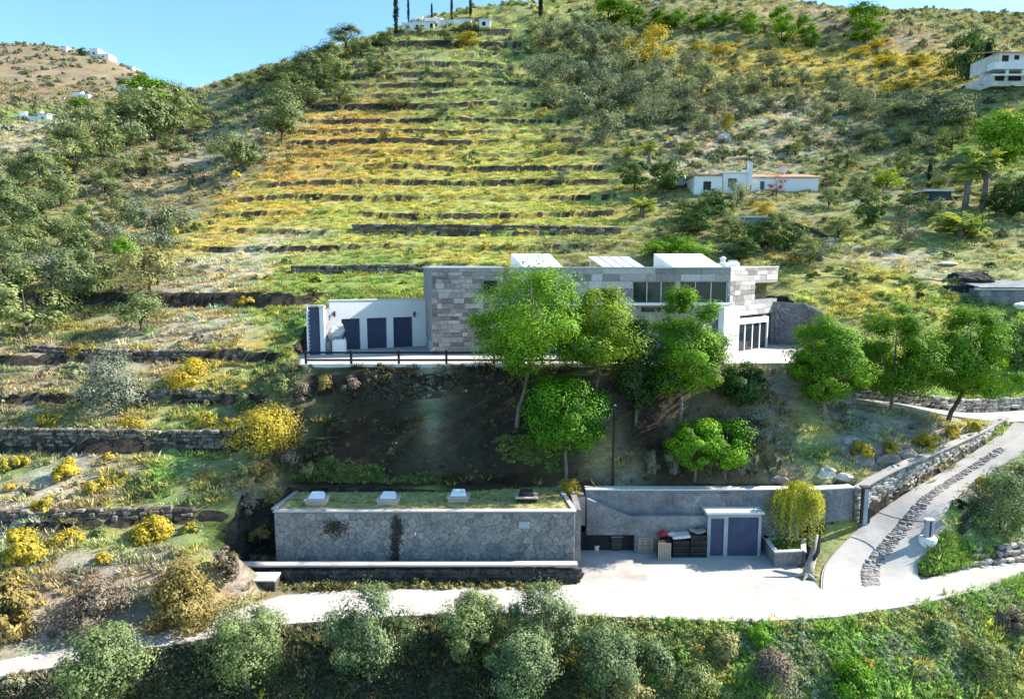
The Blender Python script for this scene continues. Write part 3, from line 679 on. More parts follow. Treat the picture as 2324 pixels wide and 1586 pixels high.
MB().prism(ter_poly, TZ-.3, TZ).build('terrace', 'concrete', kind='structure')

# ------------------------------------------------------------------ the stone house on the upper terrace
RZ = P(1200, 605, 51)[2]
A = P(982, 805, 50.2)[:2]; rot = math.radians(12)
A2 = (A[0]+5.3*math.cos(rot), A[1]+5.3*math.sin(rot))
C0 = P(1138, 700, 52.0)[:2]; C1 = P(1655, 700, 52.0)[:2]; E = P(1764, 650, 57.4)[:2]
house = thing('stone_house', 'long flat-roofed stone house on the terrace behind the green trees', 'house', (A[0], A[1], TZ))
back = lambda p, d, r_=0: (p[0]-math.sin(r_)*d, p[1]+math.cos(r_)*d)
# left block
MB().prism([A, A2, back(A2, 7.2, rot), back(A, 7.2, rot)], TZ-.02, RZ-.12).build('wall', 'mortar', house)
MB().prism([(A[0]-.06, A[1]-.06), (A2[0]+.06, A2[1]-.06), back((A2[0]+.06, A2[1]), 7.3, rot), back((A[0]-.06, A[1]), 7.3, rot)], RZ-.12, RZ).build('parapet', 'white', house)
zw = zat(1115, 637, A2); 
opL = [(s_of(A, A2, 1098), 5.0, zat(1115, 668, A2), zw)]
ashlar(house, A, A2, TZ, RZ-.14, opL, .32, .66, 3, .04, kind='warm', cap=172)
LB = back(A, 7.2, rot)
ashlar(house, LB, A, TZ, RZ-.14, [], .5, 1.1, 4, .03, cap=14)
wl = MB().wall(at(A, A2, opL[0][0]), at(A, A2, 4.9), opL[0][2], opL[0][3], .03, -.035).build('window', 'glass', house)
# middle wing: lower storey, floor slab, upper storey with the long window band
zs = zat(1400, 688, C0)
op_low = [(s_of(C0, C1, 1455), s_of(C0, C1, 1500), zat(1470, 708, C0), zat(1470, 697, C0)), (s_of(C0, C1, 1380), s_of(C0, C1, 1410), TZ, TZ+2.1), (s_of(C0, C1, 1250), s_of(C0, C1, 1300), TZ+.9, TZ+2.1)]
facade(C0, C1, TZ-.02, zs-.14, .35, op_low).build('wall', 'mortar', house)
op_up = [(s_of(C0, C1, 1435), s_of(C0, C1, 1533), zat(1435, 686, C0), zat(1435, 640, C0)), (s_of(C0, C1, 1541), s_of(C0, C1, 1650), zat(1435, 686, C0), zat(1435, 640, C0)),
         (s_of(C0, C1, 1364), s_of(C0, C1, 1380), zat(1365, 670, C0), zat(1365, 655, C0)), (s_of(C0, C1, 1384), s_of(C0, C1, 1396), zat(1365, 667, C0), zat(1365, 656, C0)), (s_of(C0, C1, 1215), s_of(C0, C1, 1260), zat(1365, 672, C0), zat(1365, 640, C0))]
facade(C0, C1, zs+.04, RZ-.12, .35, op_up).build('wall', 'mortar', house)
ashlar(house, C0, C1, zs+.05, RZ-.14, op_up, .5, 1.5, 8, .03, cap=120)
MB().wall((C0[0], C0[1]-.55), (C1[0]+.1, C1[1]-.55), zs-.14, zs+.04, 1.0).build('floor_slab', 'white', house)
MB().wall((C0[0]-.05, C0[1]-.08), (C1[0], C1[1]-.08), RZ-.12, RZ-.03, .5).build('coping', 'offwhite', house)
MB().prism([(C0[0], C0[1]+.35), (C1[0]-.05, C1[1]+.35), (C1[0]-.05, C1[1]+8), (C0[0], C0[1]+8)], RZ-.45, RZ-.2).build('roof', 'offwhite', house)
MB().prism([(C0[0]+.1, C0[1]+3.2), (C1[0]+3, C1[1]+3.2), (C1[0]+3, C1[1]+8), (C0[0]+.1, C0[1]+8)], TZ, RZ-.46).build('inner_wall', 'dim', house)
MB().prism([(C0[0]+.1, C0[1]+.36), (C1[0]-.1, C1[1]+.36), (C1[0]-.1, C1[1]+3.1), (C0[0]+.1, C0[1]+3.1)], zs-.13, zs-.03).build('floor', 'wood', house)
for i, o in enumerate(op_up+op_low):
    p, q = at(C0, C1, o[0]), at(C0, C1, o[1]); w = MB().wall(p, q, o[2], o[3], .02, .2).build('window', 'glass', house)
    n = 3 if o[1]-o[0] > 2.4 else 1
    for k in range(n+1):
        s = o[0]+.03+(o[1]-o[0]-.06)*k/n; MB().wall(at(C0, C1, s-.03), at(C0, C1, s+.03), o[2]+.005, o[3]-.005, .06, .13).build('frame_bar', 'iron' if i not in (0, 1) else 'offwhite', w)
# end wing, turned to the sun, its upper storey overhanging
zb, zn0, zn1 = zat(1700, 720, C1), zat(1730, 677, E), zat(1730, 640, E)
LE = math.dist(C1, E); sn = s_of(C1, E, 1713, 660)
op_e = [(sn, LE+.1, zn0, zn1)]
facade(C1, E, zb, RZ-.1, .4, op_e).build('wall', 'mortar', house)
ashlar(house, C1, E, zb+.02, RZ-.12, op_e, .40, 1.15, 12, .025, cap=80)
eb = (E[0]-3.6, E[1]+3.6); 
MB().prism([E, (E[0]+.02, E[1]+.02), eb, (eb[0]-.4, eb[1]-.1), (E[0]-.42, E[1]+.2)], zb, zn0).build('wall', 'mortar', house)
MB().prism([E, (E[0]+.02, E[1]+.02), eb, (eb[0]-.4, eb[1]-.1), (E[0]-.42, E[1]+.2)], zn1, RZ-.1).build('wall', 'mortar', house)
MB().prism([(C1[0]-.06, C1[1]-.05), (E[0]+.06, E[1]-.05), (eb[0]+.05, eb[1]), (C1[0]-2, C1[1]+5.5), (C1[0]-.06, C1[1]+1)], RZ-.1, RZ).build('parapet', 'offwhite', house)
MB().prism([(C1[0]+.1, C1[1]+.4), (E[0]-.3, E[1]+.2), (eb[0]-.3, eb[1]-.2), (C1[0]+.1, C1[1]+5)], zb-.12, zb).build('soffit', 'offwhite', house)
w = MB().wall(at(C1, E, sn+.05), at(C1, E, LE-.5), zn0, zn1, .03, .7).build('window', 'glass', house)
MB().wall(at(C1, E, sn+.05), at(C1, E, sn+.12), zn0, zn1, .1, .55).build('frame', 'iron', w)
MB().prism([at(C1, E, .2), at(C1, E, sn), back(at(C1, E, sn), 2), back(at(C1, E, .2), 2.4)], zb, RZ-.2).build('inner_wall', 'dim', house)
# ground floor under the overhang: white pier and glazed doors
W0 = P(1642, 760, 50.7)[:2]; W1 = P(1677, 760, 51.8)[:2]; W2 = P(1744, 760, 54.6)[:2]
MB().wall(W0, W1, TZ, zs-.2, .5).build('wall', 'white', house)
MB().wall(W1, W2, zb-.55, zb-.13, .3, .05).build('lintel', 'white', house)
LG = math.dist(W1, W2)
for k in range(4):
    s0, s1 = LG*k/4, LG*(k+1)/4; w = MB().wall(at(W1, W2, s0+.04), at(W1, W2, s1-.04), TZ+.05, zb-.55, .02, .22).build('glass_door', 'glass', house)
    fr = MB().wall(at(W1, W2, s0), at(W1, W2, s0+.1), TZ, zb-.56, .1, .17); fr.wall(at(W1, W2, s0+.1), at(W1, W2, s1), TZ+2.15, TZ+2.27, .08, .18); fr.build('frame', 'white', w)
MB().wall(at(W1, W2, LG-.06), at(W1, W2, LG+.08), TZ, zb-.13, .2, .1).build('post', 'white', house)
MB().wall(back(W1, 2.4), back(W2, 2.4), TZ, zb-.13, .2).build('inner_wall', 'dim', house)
MB().wall((W2[0]+.1, W2[1]+.5), (E[0]-1.0, E[1]+2.6), TZ, zb-.13, .3).build('wall', 'slab_grey', house)
# things on the roof
def wedge(name, label, x0, x1, y0, y1, z0, z1, sh, mat):
    root = thing(name, label, 'skylight', ((x0+x1)/2, y0, z0))
    mb = MB(); mb.v = [(x0+sh, y0, z0), (x1+sh, y0, z0), (x1, y1, z0), (x0, y1, z0), (x0+sh, y0, z0+.06), (x1+sh, y0, z0+.06), (x1, y1, z1), (x0, y1, z1)]
    mb.f = [(0, 1, 5, 4), (1, 2, 6, 5), (2, 3, 7, 6), (3, 0, 4, 7), (4, 5, 6, 7), (3, 2, 1, 0)]; mb.build('hood', mat, root)
    MB().box(((x0+x1)/2+sh/2, (y0+y1)/2, z0-.03), (x1-x0+sh+.1, y1-y0+.1, .1)).build('curb', 'offwhite', root); return root
ry = 53.0; rz = RZ-.2
xx = lambda px, y: P(px, 600, y)[0]
wedge('roof_skylight', 'white sloping roof hood behind the tallest green tree', xx(1160, 54.6), xx(1248, 54.6), ry, ry+1.7, rz+.02, P(1200, 576, 54.7)[2], 1.0, 'white')
wedge('roof_skylight', 'white sloping roof hood beside the pale roof vents', xx(1484, 54.6), xx(1592, 54.6), ry, ry+1.7, rz+.02, P(1540, 576, 54.7)[2], 1.3, 'white')
sp_ = thing('solar_panel', 'tilted grey glass solar panels on the stone house roof', 'solar panel', (xx(1380, ry), ry, rz))
x0, x1 = xx(1334, 54.6), xx(1427, 54.6); zt = P(1380, 582, 54.7)[2]
for k in range(4):
    a, b = x0+(x1-x0)*k/4+.03, x0+(x1-x0)*(k+1)/4-.03; mb = MB()
    mb.hexa([(a+1.0, ry, rz+.08), (b+1.0, ry, rz+.08), (b, ry+1.7, zt-.07), (a, ry+1.7, zt-.07)], [(a+1.0, ry-.02, rz+.15), (b+1.0, ry-.02, rz+.15), (b, ry+1.68, zt), (a, ry+1.68, zt)]); pn = mb.build('panel', 'solar', sp_)
    MB().tube([(a+.98, ry, rz+.16), (a-.02, ry+1.68, zt+.01)], [.03, .03], 5).build('rail', 'offwhite', pn)
for s in (x0+.2, x1-.2): MB().box((s, ry+1.6, (rz+zt)/2), (.06, .06, zt-rz-.1)).build('leg', 'offwhite', sp_)
vx = xx(1640, 54); v1 = thing('roof_vent', 'small white domed roof vent with a cap by the sloping hood', 'roof vent', (vx, 54, rz))
MB().tube([(vx, 54, rz), (vx, 54, rz+.45), (vx, 54, rz+.5), (vx, 54, rz+.78)], [.5, .42, .2, .17], 12).build('body', 'offwhite', v1); MB().tube([(vx, 54, rz+.78), (vx, 54, rz+.86), (vx, 54, rz+.98)], [.26, .24, .08], 10).build('cap', 'white', v1)
vx = xx(1662, 54.4); v2 = thing('roof_vent', 'low white box vent at the end of the stone house roof', 'roof vent', (vx, 54.4, rz))
MB().box((vx, 54.4, rz+.28), (.95, .8, .55)).build('body', 'white', v2, bevel=.12); MB().box((vx, 54.4, rz+.62), (.6, .5, .12)).build('cap', 'offwhite', v2, bevel=.03)
# stone retaining wall beside the end wing
q0 = P(1748, 760, 57.0); q1 = P(1822, 760, 56.0); q2 = P(1868, 760, 54.4)
rw = thing('retaining_wall', 'grey stone retaining wall with sloping top beside the glazed doors', 'retaining wall', (q0[0], q0[1], TZ))
za, zb_, zc = zat(1750, 684, q0), zat(1822, 690, q1), zat(1866, 714, q2)
mb = MB(); 
for (p, q, zl, zr) in ((q0, q1, za, zb_), (q1, q2, zb_, zc)):
    d = .4; mb.hexa([(p[0], p[1], TZ), (q[0], q[1], TZ), (q[0], q[1]+d, TZ), (p[0], p[1]+d, TZ)], [(p[0], p[1], zl), (q[0], q[1], zr), (q[0], q[1]+d, zr), (p[0], p[1]+d, zl)])
mb.build('body', 'slab_grey', rw)
mb = MB(); mb.hexa([(q1[0], q1[1]-.05, zb_), (q2[0], q2[1]-.05, zc), (q2[0], q2[1]+.45, zc), (q1[0], q1[1]+.45, zb_)], [(q1[0], q1[1]-.05, zb_+.1), (q2[0], q2[1]-.05, zc+.1), (q2[0], q2[1]+.45, zc+.1), (q1[0], q1[1]+.45, zb_+.1)]); mb.build('coping', 'offwhite', rw)
rg = random.Random(3); n = 0
for r_ in range(14):
    s = 0
    while s < 5.2 and n < 210:
        l = rg.uniform(.2, .5); t = s+l/2; zz = TZ+.12+r_*.235
        pp = (q0[0]+t*(q1[0]-q0[0])/math.dist(q0[:2], q1[:2]), q0[1]+(q1[1]-q0[1])*t/math.dist(q0[:2], q1[:2])) if t < math.dist(q0[:2], q1[:2]) else (lambda u: (q1[0]+u*(q2[0]-q1[0]), q1[1]+u*(q2[1]-q1[1])))(min(1, (t-math.dist(q0[:2], q1[:2]))/1.9))
        lim = za+(zb_-za)*t/2.9 if t < 2.9 else zb_+(zc-zb_)*(t-2.9)/1.9
        if zz < lim-.12: put_stone('bunker', rw, (pp[0], pp[1]+.02, zz), (l*.96, .1, .22), 0, rg=rg); n += 1
        s += l
# garage wall with three shutters
g0 = P(750, 760, 52.5)[:2]; g1 = P(969, 760, 55.7)[:2]; gz = zat(860, 680, ((0, 54.6)))
gar = thing('garage', 'white garage wall with three dark blue shutters', 'garage', (g0[0], g0[1], TZ))
ops = [(s_of(g0, g1, a), s_of(g0, g1, b), TZ, zat(850, 720, (0, 54.6))) for a, b in ((774, 816), (832, 877), (892, 936))]
facade(g0, g1, TZ-.01, gz, .5, ops).build('wall', 'white', gar)
MB().wall((g0[0]-.06, g0[1]), (g1[0], g1[1]), gz, gz+.06, .62, -.06).build('coping', 'offwhite', gar)
for o in ops:
    sh_ = MB().wall(at(g0, g1, o[0]+.005), at(g0, g1, o[1]-.005), TZ+.01, o[3]-.005, .05, .25).build('shutter', 'blue', gar); k = 0
    while TZ+.1+k*.17 < o[3]-.1:
        MB().wall(at(g0, g1, o[0]+.02), at(g0, g1, o[1]-.02), TZ+.05+k*.17, TZ+.05+k*.17+.145, .03, .222).build('slat', 'blue', sh_); k += 1
for px in (760, 941):
    s = s_of(g0, g1, px, 712); p = at(g0, g1, s); z = zat(px, 712, p)
    lm = thing('wall_lamp', 'small dark lantern on the white wall %s' % ('near the stone house corner' if px > 900 else 'above the boulder'), 'lamp', (p[0], p[1]-.01, z-.25))
    MB().box((p[0], p[1]-.03, z+.1), (.1, .05, .2), .12).build('bracket', 'iron', lm); MB().tube([(p[0], p[1]-.16, z-.25), (p[0], p[1]-.16, z-.2), (p[0], p[1]-.16, z+.06), (p[0], p[1]-.16, z+.12)], [.05, .07, .11, .04], 8).build('lantern', 'iron', lm)
p = P(742, 760, 52.6); MB().wall(P(736, 760, 51.4)[:2], g0, TZ, gz-.6, .35, .0).build('side_wall', 'slab_grey', gar)
# tall gate and white pillar
t0 = P(699, 805, 49.9); t1 = P(727, 805, 50.2); zt = zat(712, 697, t1)
gt = thing('tall_gate', 'tall narrow dark blue metal gate at the terrace corner', 'gate', (t0[0], t0[1], TZ))
MB().wall(t0[:2], t1[:2], TZ, zt, .06).build('panel', 'blue', gt)
MB().wall((t0[0]-.02, t0[1]-.05), (t0[0]+.1, t0[1]-.05), TZ, zt+.05, .12).build('frame', 'white', gt)
for k in range(12): MB().box((t0[0]+.16, t0[1]-.03, TZ+.2+k*.28), (.07, .05, .1)).build('rivet', 'offwhite', gt)
MB().wall((t0[0]-.05, t0[1]-.02), (t1[0]+.4, t1[1]-.02), zt+.05, zt+.15, .3).build('cap', 'offwhite', gt)
pl = P(734, 805, 50.2); pil = thing('gate_pillar', 'slim white square pillar beside the tall blue gate', 'pillar', (pl[0], pl[1], TZ))
MB().box((pl[0], pl[1]+.05, TZ+1.75), (.34, .34, 3.5)).build('shaft', 'white', pil, bevel=.02); MB().box((pl[0], pl[1]+.05, TZ+3.55), (.42, .42, .1)).build('cap', 'offwhite', pil)
def boulder(name, label, cat, c, size, mat, seed, sub=2, jag=.28, group=None):
    """rock or soft lump: a sphere planed by random facets (jag > .2) or dented (soft)"""
    bm = bmesh.new(); bmesh.ops.create_icosphere(bm, subdivisions=max(sub, 3) if jag > .2 else sub, radius=.5); rg = np.random.default_rng(seed); k = rg.normal(size=(7, 3)); ph = rg.uniform(0, 6, 7)
    pl_ = rg.normal(size=(14, 3)); pl_ /= np.linalg.norm(pl_, axis=1, keepdims=True); off = rg.uniform(.22, .42, 14)
    for v in bm.verts:
        p = np.array(v.co)
        if jag > .2:
            for _ in range(2):
                for q, f in zip(pl_, off):
                    e = p@q-f
                    if e > 0: p = p-q*e
            p = p+rg.normal(0, .018, 3)
        d = 1+min(jag, .22)*sum(math.sin(3*float(np.dot(k[i], p))+ph[i]) for i in range(7))/3.5; v.co = Vector((p[0]*size[0]*d*1.15, p[1]*size[1]*d*1.15, p[2]*size[2]*d*1.15))
    lo = min(v.co.z for v in bm.verts)
    for v in bm.verts: v.co.z -= lo
    me = bpy.data.meshes.new(name); bm.to_mesh(me); bm.free(); me.materials.append(M[mat]); o = bpy.data.objects.new(name, me); o.location = c
    return finish(o, None, label, cat, group)
bp = P(757, 800, 50.6); 
boulder('stone_block', 'rough grey stone lump under the pale boulder', 'stone', (bp[0]-.3, bp[1]+.1, TZ), (.9, .9, 1.05), 'greyrock', 5)
boulder('boulder', 'large pale boulder in front of the leftmost garage shutter', 'boulder', (bp[0]+.1, bp[1]+.15, TZ+.95), (1.35, 1.1, 1.35), 'rock', 9, 3)
bg_ = P(768, 806, 49.8); wb = MB().box((bg_[0], bg_[1]+.4, TZ+.55), (.95, .85, 1.1), .1).build('bulk_bag', 'white', None, bevel=.1, label='white square bulk bag below the pale boulder', cat='bag')
pn = P(783, 790, 50.8); MB().box((pn[0], pn[1], TZ+.6), (.12, .7, 1.2), .3).build('stone_slab', 'rock', None, bevel=.03, label='thin pale slab standing behind the white bulk bag', cat='slab')
# black rail fence along the terrace edge
fence = thing('rail_fence', 'black two-rail fence along the terrace edge', 'fence', (TFRONT[0][0], TFRONT[0][1], TZ))
fx = [P(a, 825, 44.9)[0] for a in (694, 797, 905, 1013, 1121, 1230, 1338, 1420)]
fy = [44.95]*6+[44.9, 44.8]
for x, y in zip(fx, fy): MB().box((x, y, TZ+.48), (.14, .14, .98)).build('post', 'black', fence, bevel=.015)
for i in range(len(fx)-1):
    for z in (.26, .76): MB().wall((fx[i]+.07, fy[i]-.03), (fx[i+1]-.07, fy[i+1]-.03), TZ+z, TZ+z+.13, .06).build('rail', 'black', fence)
kerb = MB().wall((fx[0]-.3, 44.72), (fx[-1], 44.60), TZ-.28, TZ+.08, .14).build('kerb', 'offwhite', None, kind='structure')

# ------------------------------------------------------------------ bunker with the grass roof, low wall, retaining wall
bk = thing('stone_bunker', 'long low rubble-stone building with a grass roof below the terrace', 'building', ((bx0+bx1)/2, BY, 0))
MB().wall((bx0, BY), (bx1, BY), 0, BZ-.06, .4).build('wall', 'slate', bk)
MB().wall((bx0, BY+.4), (bx0+.001, BY+4.2), 0, BZ-.06, .35, -.35).build('wall', 'slate', bk)
MB().wall((bx1-.001, BY+3.2), (bx1, BY+.4), 0, BZ-.06, .35, 0).build('wall', 'slate', bk)
MB().wall((bx0-.05, BY-.06), (bx1+.05, BY-.06), BZ-.06, BZ+.03, .42).build('coping', 'concrete', bk)
xb = P(1262, 1092, 40.4)[0]
MB().wall((bx1+.05, BY+.37), (xb+.25, 40.3), BZ-.06, BZ+.05, .25).build('coping', 'concrete', bk)
MB().wall((bx0+.35, 39.4), (bx0-.05, BY+.37), BZ-.06, BZ+.03, .25, -.25).build('coping', 'concrete', bk)
MB().prism([(bx0+.1, BY+.37), (bx1-.1, BY+.37), (xb, 40.5), (bx0+.4, 40.5)], BZ-.5, BZ-.04).build('grass_roof', 'turf', bk)
rubble(bk, (bx0+.02, BY), (bx1-.02, BY), .1, BZ-.1, 30, 9, 21, 'bunkerstone')
BSTAIN = [(903, 1198, 10, 46), (896, 1242, 9, 60), (762, 1196, 22, 22)]
pq = P(1190, 1190, BY-.03); MB().box((pq[0], BY-.075, pq[2]), (.62, .04, .38)).build('wall_plaque', 'copper', None, label='pale blue-grey rectangular panel on the bunker wall', cat='panel')
pq = P(943, 1210, BY-.03); MB().box((pq[0], BY-.08, pq[2]), (.07, .05, .22)).build('wall_tag', 'white', None, bevel=.01, label='tiny white upright tag on the bunker wall', cat='tag')
for i, (a, b, lab) in enumerate(((717, 1146, 'nearest the bare end of the bunker roof'), (880, 1146, 'second along the bunker roof from its bare end'), (1040, 1140, 'beside the tree shadow on the grass roof'), (1195, 1140, 'x'))):
    x, y, z = Pz(a, b, BZ-.04); dark = i == 3
    sk = thing('skylight', ('dark box skylight with black cover on the grass roof' if dark else 'white-topped brick skylight '+lab), 'skylight', (x, y, z), 'skylights on the bunker roof')
    MB().box((x, y+.3, z+.12), (1.15, .8, .3)).build('brick_base', 'black' if dark else 'palebrick', sk, bevel=.02)
    MB().box((x, y+.3, z+.3), (1.3, .95, .08)).build('ledge', 'palebrick', sk, bevel=.02)
    mb = MB(); mb.hexa([(x-.48, y, z+.34), (x+.48, y, z+.34), (x+.42, y+.62, z+.34), (x-.42, y+.62, z+.34)], [(x-.42, y+.06, z+.46), (x+.42, y+.06, z+.46), (x+.34, y+.52, z+.66), (x-.34, y+.52, z+.66)]); mb.build('cover', 'black' if dark else 'white', sk, bevel=.04)
lw0, lw1 = P(550, 1300, 34.7)[0], P(1310, 1300, 34.7)[0]; LZ = P(930, 1281, 34.75)[2]
dw = dry_wall('low_stone_wall', 'low dark mossy stone wall along the foot of the bunker', [(lw0, 34.66, -.05), (lw1, 34.7, 0)], LZ-.3, 'dark', .46, .26, .3, core='darkwall', seed=4, lean=.02)
MB().wall((lw0-.05, 34.62), (lw1+.03, 34.66), LZ-.07, LZ+.03, .5).build('coping', 'concrete', dw)
st = P(586, 1345, 33.6); sb = thing('concrete_step', 'flat concrete step beside the end of the low dark wall', 'step', (st[0], st[1], .0))
MB().box((st[0], st[1]+.5, .3), (1.7, .9, .6)).build('body', 'darkwall', sb); MB().box((st[0], st[1]+.48, .65), (1.8, 1.0, .1)).build('slab', 'offwhite', sb, bevel=.02)
# retaining wall behind the yard
rt = thing('retaining_wall', 'grey rendered retaining wall behind the yard', 'retaining wall', (rx0, RWY, 0))
xm = P(1850, 1200, RWY)[0]
MB().wall((rx0, RWY), (xm, RWY), -.1, RWZ-.05, .45).build('wall', 'slab_grey', rt)
MB().wall((xm, RWY), (rx1-.15, RWY+.35), -.1, RWZ-.05, .45).build('wall', 'slab_grey', rt)
MB().wall((rx0-.03, RWY-.05), (xm, RWY-.05), RWZ-.05, RWZ+.02, .6).build('coping', 'offwhite', rt)
MB().wall((xm, RWY-.05), (rx1-.1, RWY+.3), RWZ-.05, RWZ+.02, .6).build('coping', 'offwhite', rt)
xa, xb2, xc, xd = rx0+.02, P(1425, 1165, RWY)[0], P(1602, 1170, RWY)[0], P(1440, 1240, 38.5)[0]
z1 = P(1425, 1168, RWY-.3)[2]; z0 = P(1335, 1125, RWY)[2]; zn = P(1380, 1212, 38.6)[2]
mb = MB(); mb.v = [(xa, RWY-.5, zn), (xd, RWY-.5, zn), (xd, RWY-.5, -.1), (xc, RWY-.5, -.1), (xc, RWY-.5, z1), (xb2, RWY-.5, z1), (xa, RWY-.5, z0)]
k = len(mb.v); mb.v += [(x, RWY, z) for x, y, z in mb.v]; mb.f = [tuple(range(k))]+[(i, (i+1) % k, k+(i+1) % k, k+i) for i in range(k)]
mb.build('buttress', 'slab_grey', rt)
MB().wall((bx1+.02, RWY-.05), (rx0, RWY-.05), -.1, zn+.4, .4).build('wall', 'slab_grey', rt)
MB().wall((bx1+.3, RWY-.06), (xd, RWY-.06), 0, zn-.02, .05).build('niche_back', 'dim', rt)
MB().prism([(bx1-.2, RWY-.05), (bx1-1.6, 40.2), (rx0-.1, 40.2), (rx0-.02, RWY-.05)], zn, RWZ-.45).build('side_ledge', 'rock', rt)
pq = P(1592, 1135, RWY); MB().box((pq[0], RWY-.03, pq[2]), (3.3, .04, .85)).build('patch', 'slab_grey', rt)
# lean-to garage in the yard
h0, h1 = P(1604, 1240, 38.1)[0], P(1726, 1240, 38.1)[0]; hz = P(1665, 1165, 38.1)[2]
lt = thing('lean_to_garage', 'small lean-to garage with blue doors against the retaining wall', 'garage', (h0, 38.1, 0))
MB().wall((h0-.12, 37.95), (h1+.12, 37.95), hz-.02, hz+.12, 1.03).build('roof', 'offwhite', lt, bevel=.02)
d0, d1, d2, d3 = [P(a, 1210, 38.1)[0] for a in (1613, 1643, 1652, 1721)]
facade((h0, 38.1), (h1, 38.1), 0, hz-.02, .18, [(d0-h0, d1-h0, 0, hz-.3), (d2-h0, d3-h0, 0, hz-.22)]).build('wall', 'copper', lt)
MB().box((h0+.06, 38.55, hz/2), (.12, .8, hz-.06)).build('wall', 'copper', lt); MB().box((h1-.06, 38.55, hz/2), (.12, .8, hz-.06)).build('wall', 'copper', lt)
w = MB().box(((d0+d1)/2, 38.2, (hz-.3)/2), (d1-d0-.02, .04, hz-.32)).build('door', 'blue', lt); MB().box((d1-.1, 38.165, 1.0), (.04, .03, .14)).build('handle', 'iron', w)
w = MB().box(((d2+d3)/2, 38.2, (hz-.22)/2), (d3-d2-.02, .04, hz-.24)).build('door', 'blue', lt)
for k in range(9): MB().box(((d2+d3)/2, 38.175, .12+k*.19), (d3-d2-.06, .02, .17)).build('panel', 'blue', w)
# planter wedge
pz = .82; pb = [Pz(1727, 1243, 0), Pz(1757, 1286, 0), Pz(1822, 1283, 0), (16.5, 36.6, 0), (17.3, 38.6, 0), (P(1732, 1240, 38.7)[0], 38.7, 0)]
pb = [(x, y) for x, y, z in pb]; pc = np.array(pb).mean(0)
pi_ = [tuple(np.array(p)+(pc-np.array(p))*.24) for p in pb]
plt = thing('planter', 'wedge-shaped grey stone planter beside the blue doors', 'planter', (pc[0], pc[1], 0))
for i in range(len(pb)):
    a, b = pb[i], pb[(i+1) % len(pb)]; ai, bi = pi_[i], pi_[(i+1) % len(pb)]
    MB().hexa([(a[0], a[1], -.05), (b[0], b[1], -.05), (bi[0], bi[1], -.05), (ai[0], ai[1], -.05)], [(a[0], a[1], pz), (b[0], b[1], pz), (bi[0], bi[1], pz), (ai[0], ai[1], pz)]).build('wall', 'slate' if i in (0, 1) else 'slab_grey', plt)
    e = lambda p, q_: (p[0]+(p[0]-pc[0])*.02, p[1]+(p[1]-pc[1])*.02)
    MB().hexa([(*e(a, 0), pz), (*e(b, 0), pz), (*bi, pz), (*ai, pz)], [(*e(a, 0), pz+.07), (*e(b, 0), pz+.07), (*bi, pz+.07), (*ai, pz+.07)]).build('coping', 'offwhite', plt)
MB().prism(pi_, 0, pz-.06).build('soil', 'earth', plt)
PLZ = pz-.06
# gate posts and chain across the driveway
gp = (20.95, 39.05, RL[2][2]); post = thing('gate_post', 'tall pale blue gate post at the end of the retaining wall', 'gate post', gp)
ph = P(1950, 1106, 39.05)[2]-gp[2]
MB().box((gp[0], gp[1], gp[2]+ph/2-.1), (.26, .3, ph+.2)).build('shaft', 'copper', post, bevel=.02); MB().box((gp[0]-.05, gp[1], gp[2]+ph+.03), (.5, .45, .09)).build('cap', 'iron', post)
MB().box((gp[0]+.2, gp[1]-.1, gp[2]+.55), (.14, .1, .95)).build('gate_bracket', 'iron', post); MB().box((gp[0]-.19, gp[1], gp[2]+ph*.5), (.1, .2, ph*.98)).build('flange', 'iron', post)
g2 = P(2106, 1222, 37.0); g2 = (g2[0], g2[1], g2[2]); p2 = thing('gate_post', 'short pale blue gate post on a round white base', 'gate post', g2)
MB().box((g2[0], g2[1], g2[2]+.6), (.42, .3, 1.0)).build('shaft', 'copper', p2, bevel=.03); MB().box((g2[0], g2[1]-.16, g2[2]+.6), (.08, .04, .9)).build('slot', 'iron', p2)
MB().tube([(g2[0], g2[1], g2[2]-.4), (g2[0], g2[1], g2[2]+.08), (g2[0], g2[1], g2[2]+.14)], [.5, .47, .4], 14).build('base', 'white', p2); MB().box((g2[0], g2[1], g2[2]+1.13), (.5, .38, .07)).build('cap', 'offwhite', p2)
cp = [(gp[0]+.28+(g2[0]-.22-gp[0]-.28)*t, gp[1]-.15+(g2[1]-gp[1]+.15)*t, gp[2]+.95+(g2[2]+1.0-gp[2]-.95)*t-.18*4*t*(1-t)) for t in np.linspace(0, 1, 13)]
MB().tube(cp, [.028]*13, 6).build('barrier_chain', 'iron', None, label='dark chain hanging between the two gate posts', cat='chain')
# leaning dead trunk in front of the planter
tb = Pz(1832, 1310, 0); tt = P(1857, 1214, 36.8); dt = thing('dead_tree', 'bleached dead trunk leaning beside the planter', 'dead tree', tb)
MB().tube([(tb[0], tb[1], -.05), lerp3(tb, tt, .25), lerp3((tb[0]+.08, tb[1], tb[2]), tt, .6), tt], [.34, .24, .2, .12], 9).build('trunk', 'wood', dt, smooth=True)
MB().tube([lerp3(tb, tt, .3), (tb[0]+.75, tb[1]+.5, 1.3), (tb[0]+1.0, tb[1]+.9, 2.3)], [.15, .11, .05], 7).build('branch', 'darkwood', dt)
for k, (dx, dy) in enumerate(((-.7, .1), (.8, -.1), (.3, -.5), (-.4, -.4))): MB().tube([(tb[0], tb[1], .2), (tb[0]+dx*.5, tb[1]+dy*.5, .12), (tb[0]+dx, tb[1]+dy, .02)], [.14, .1, .03], 6).build('root', 'wood', dt)
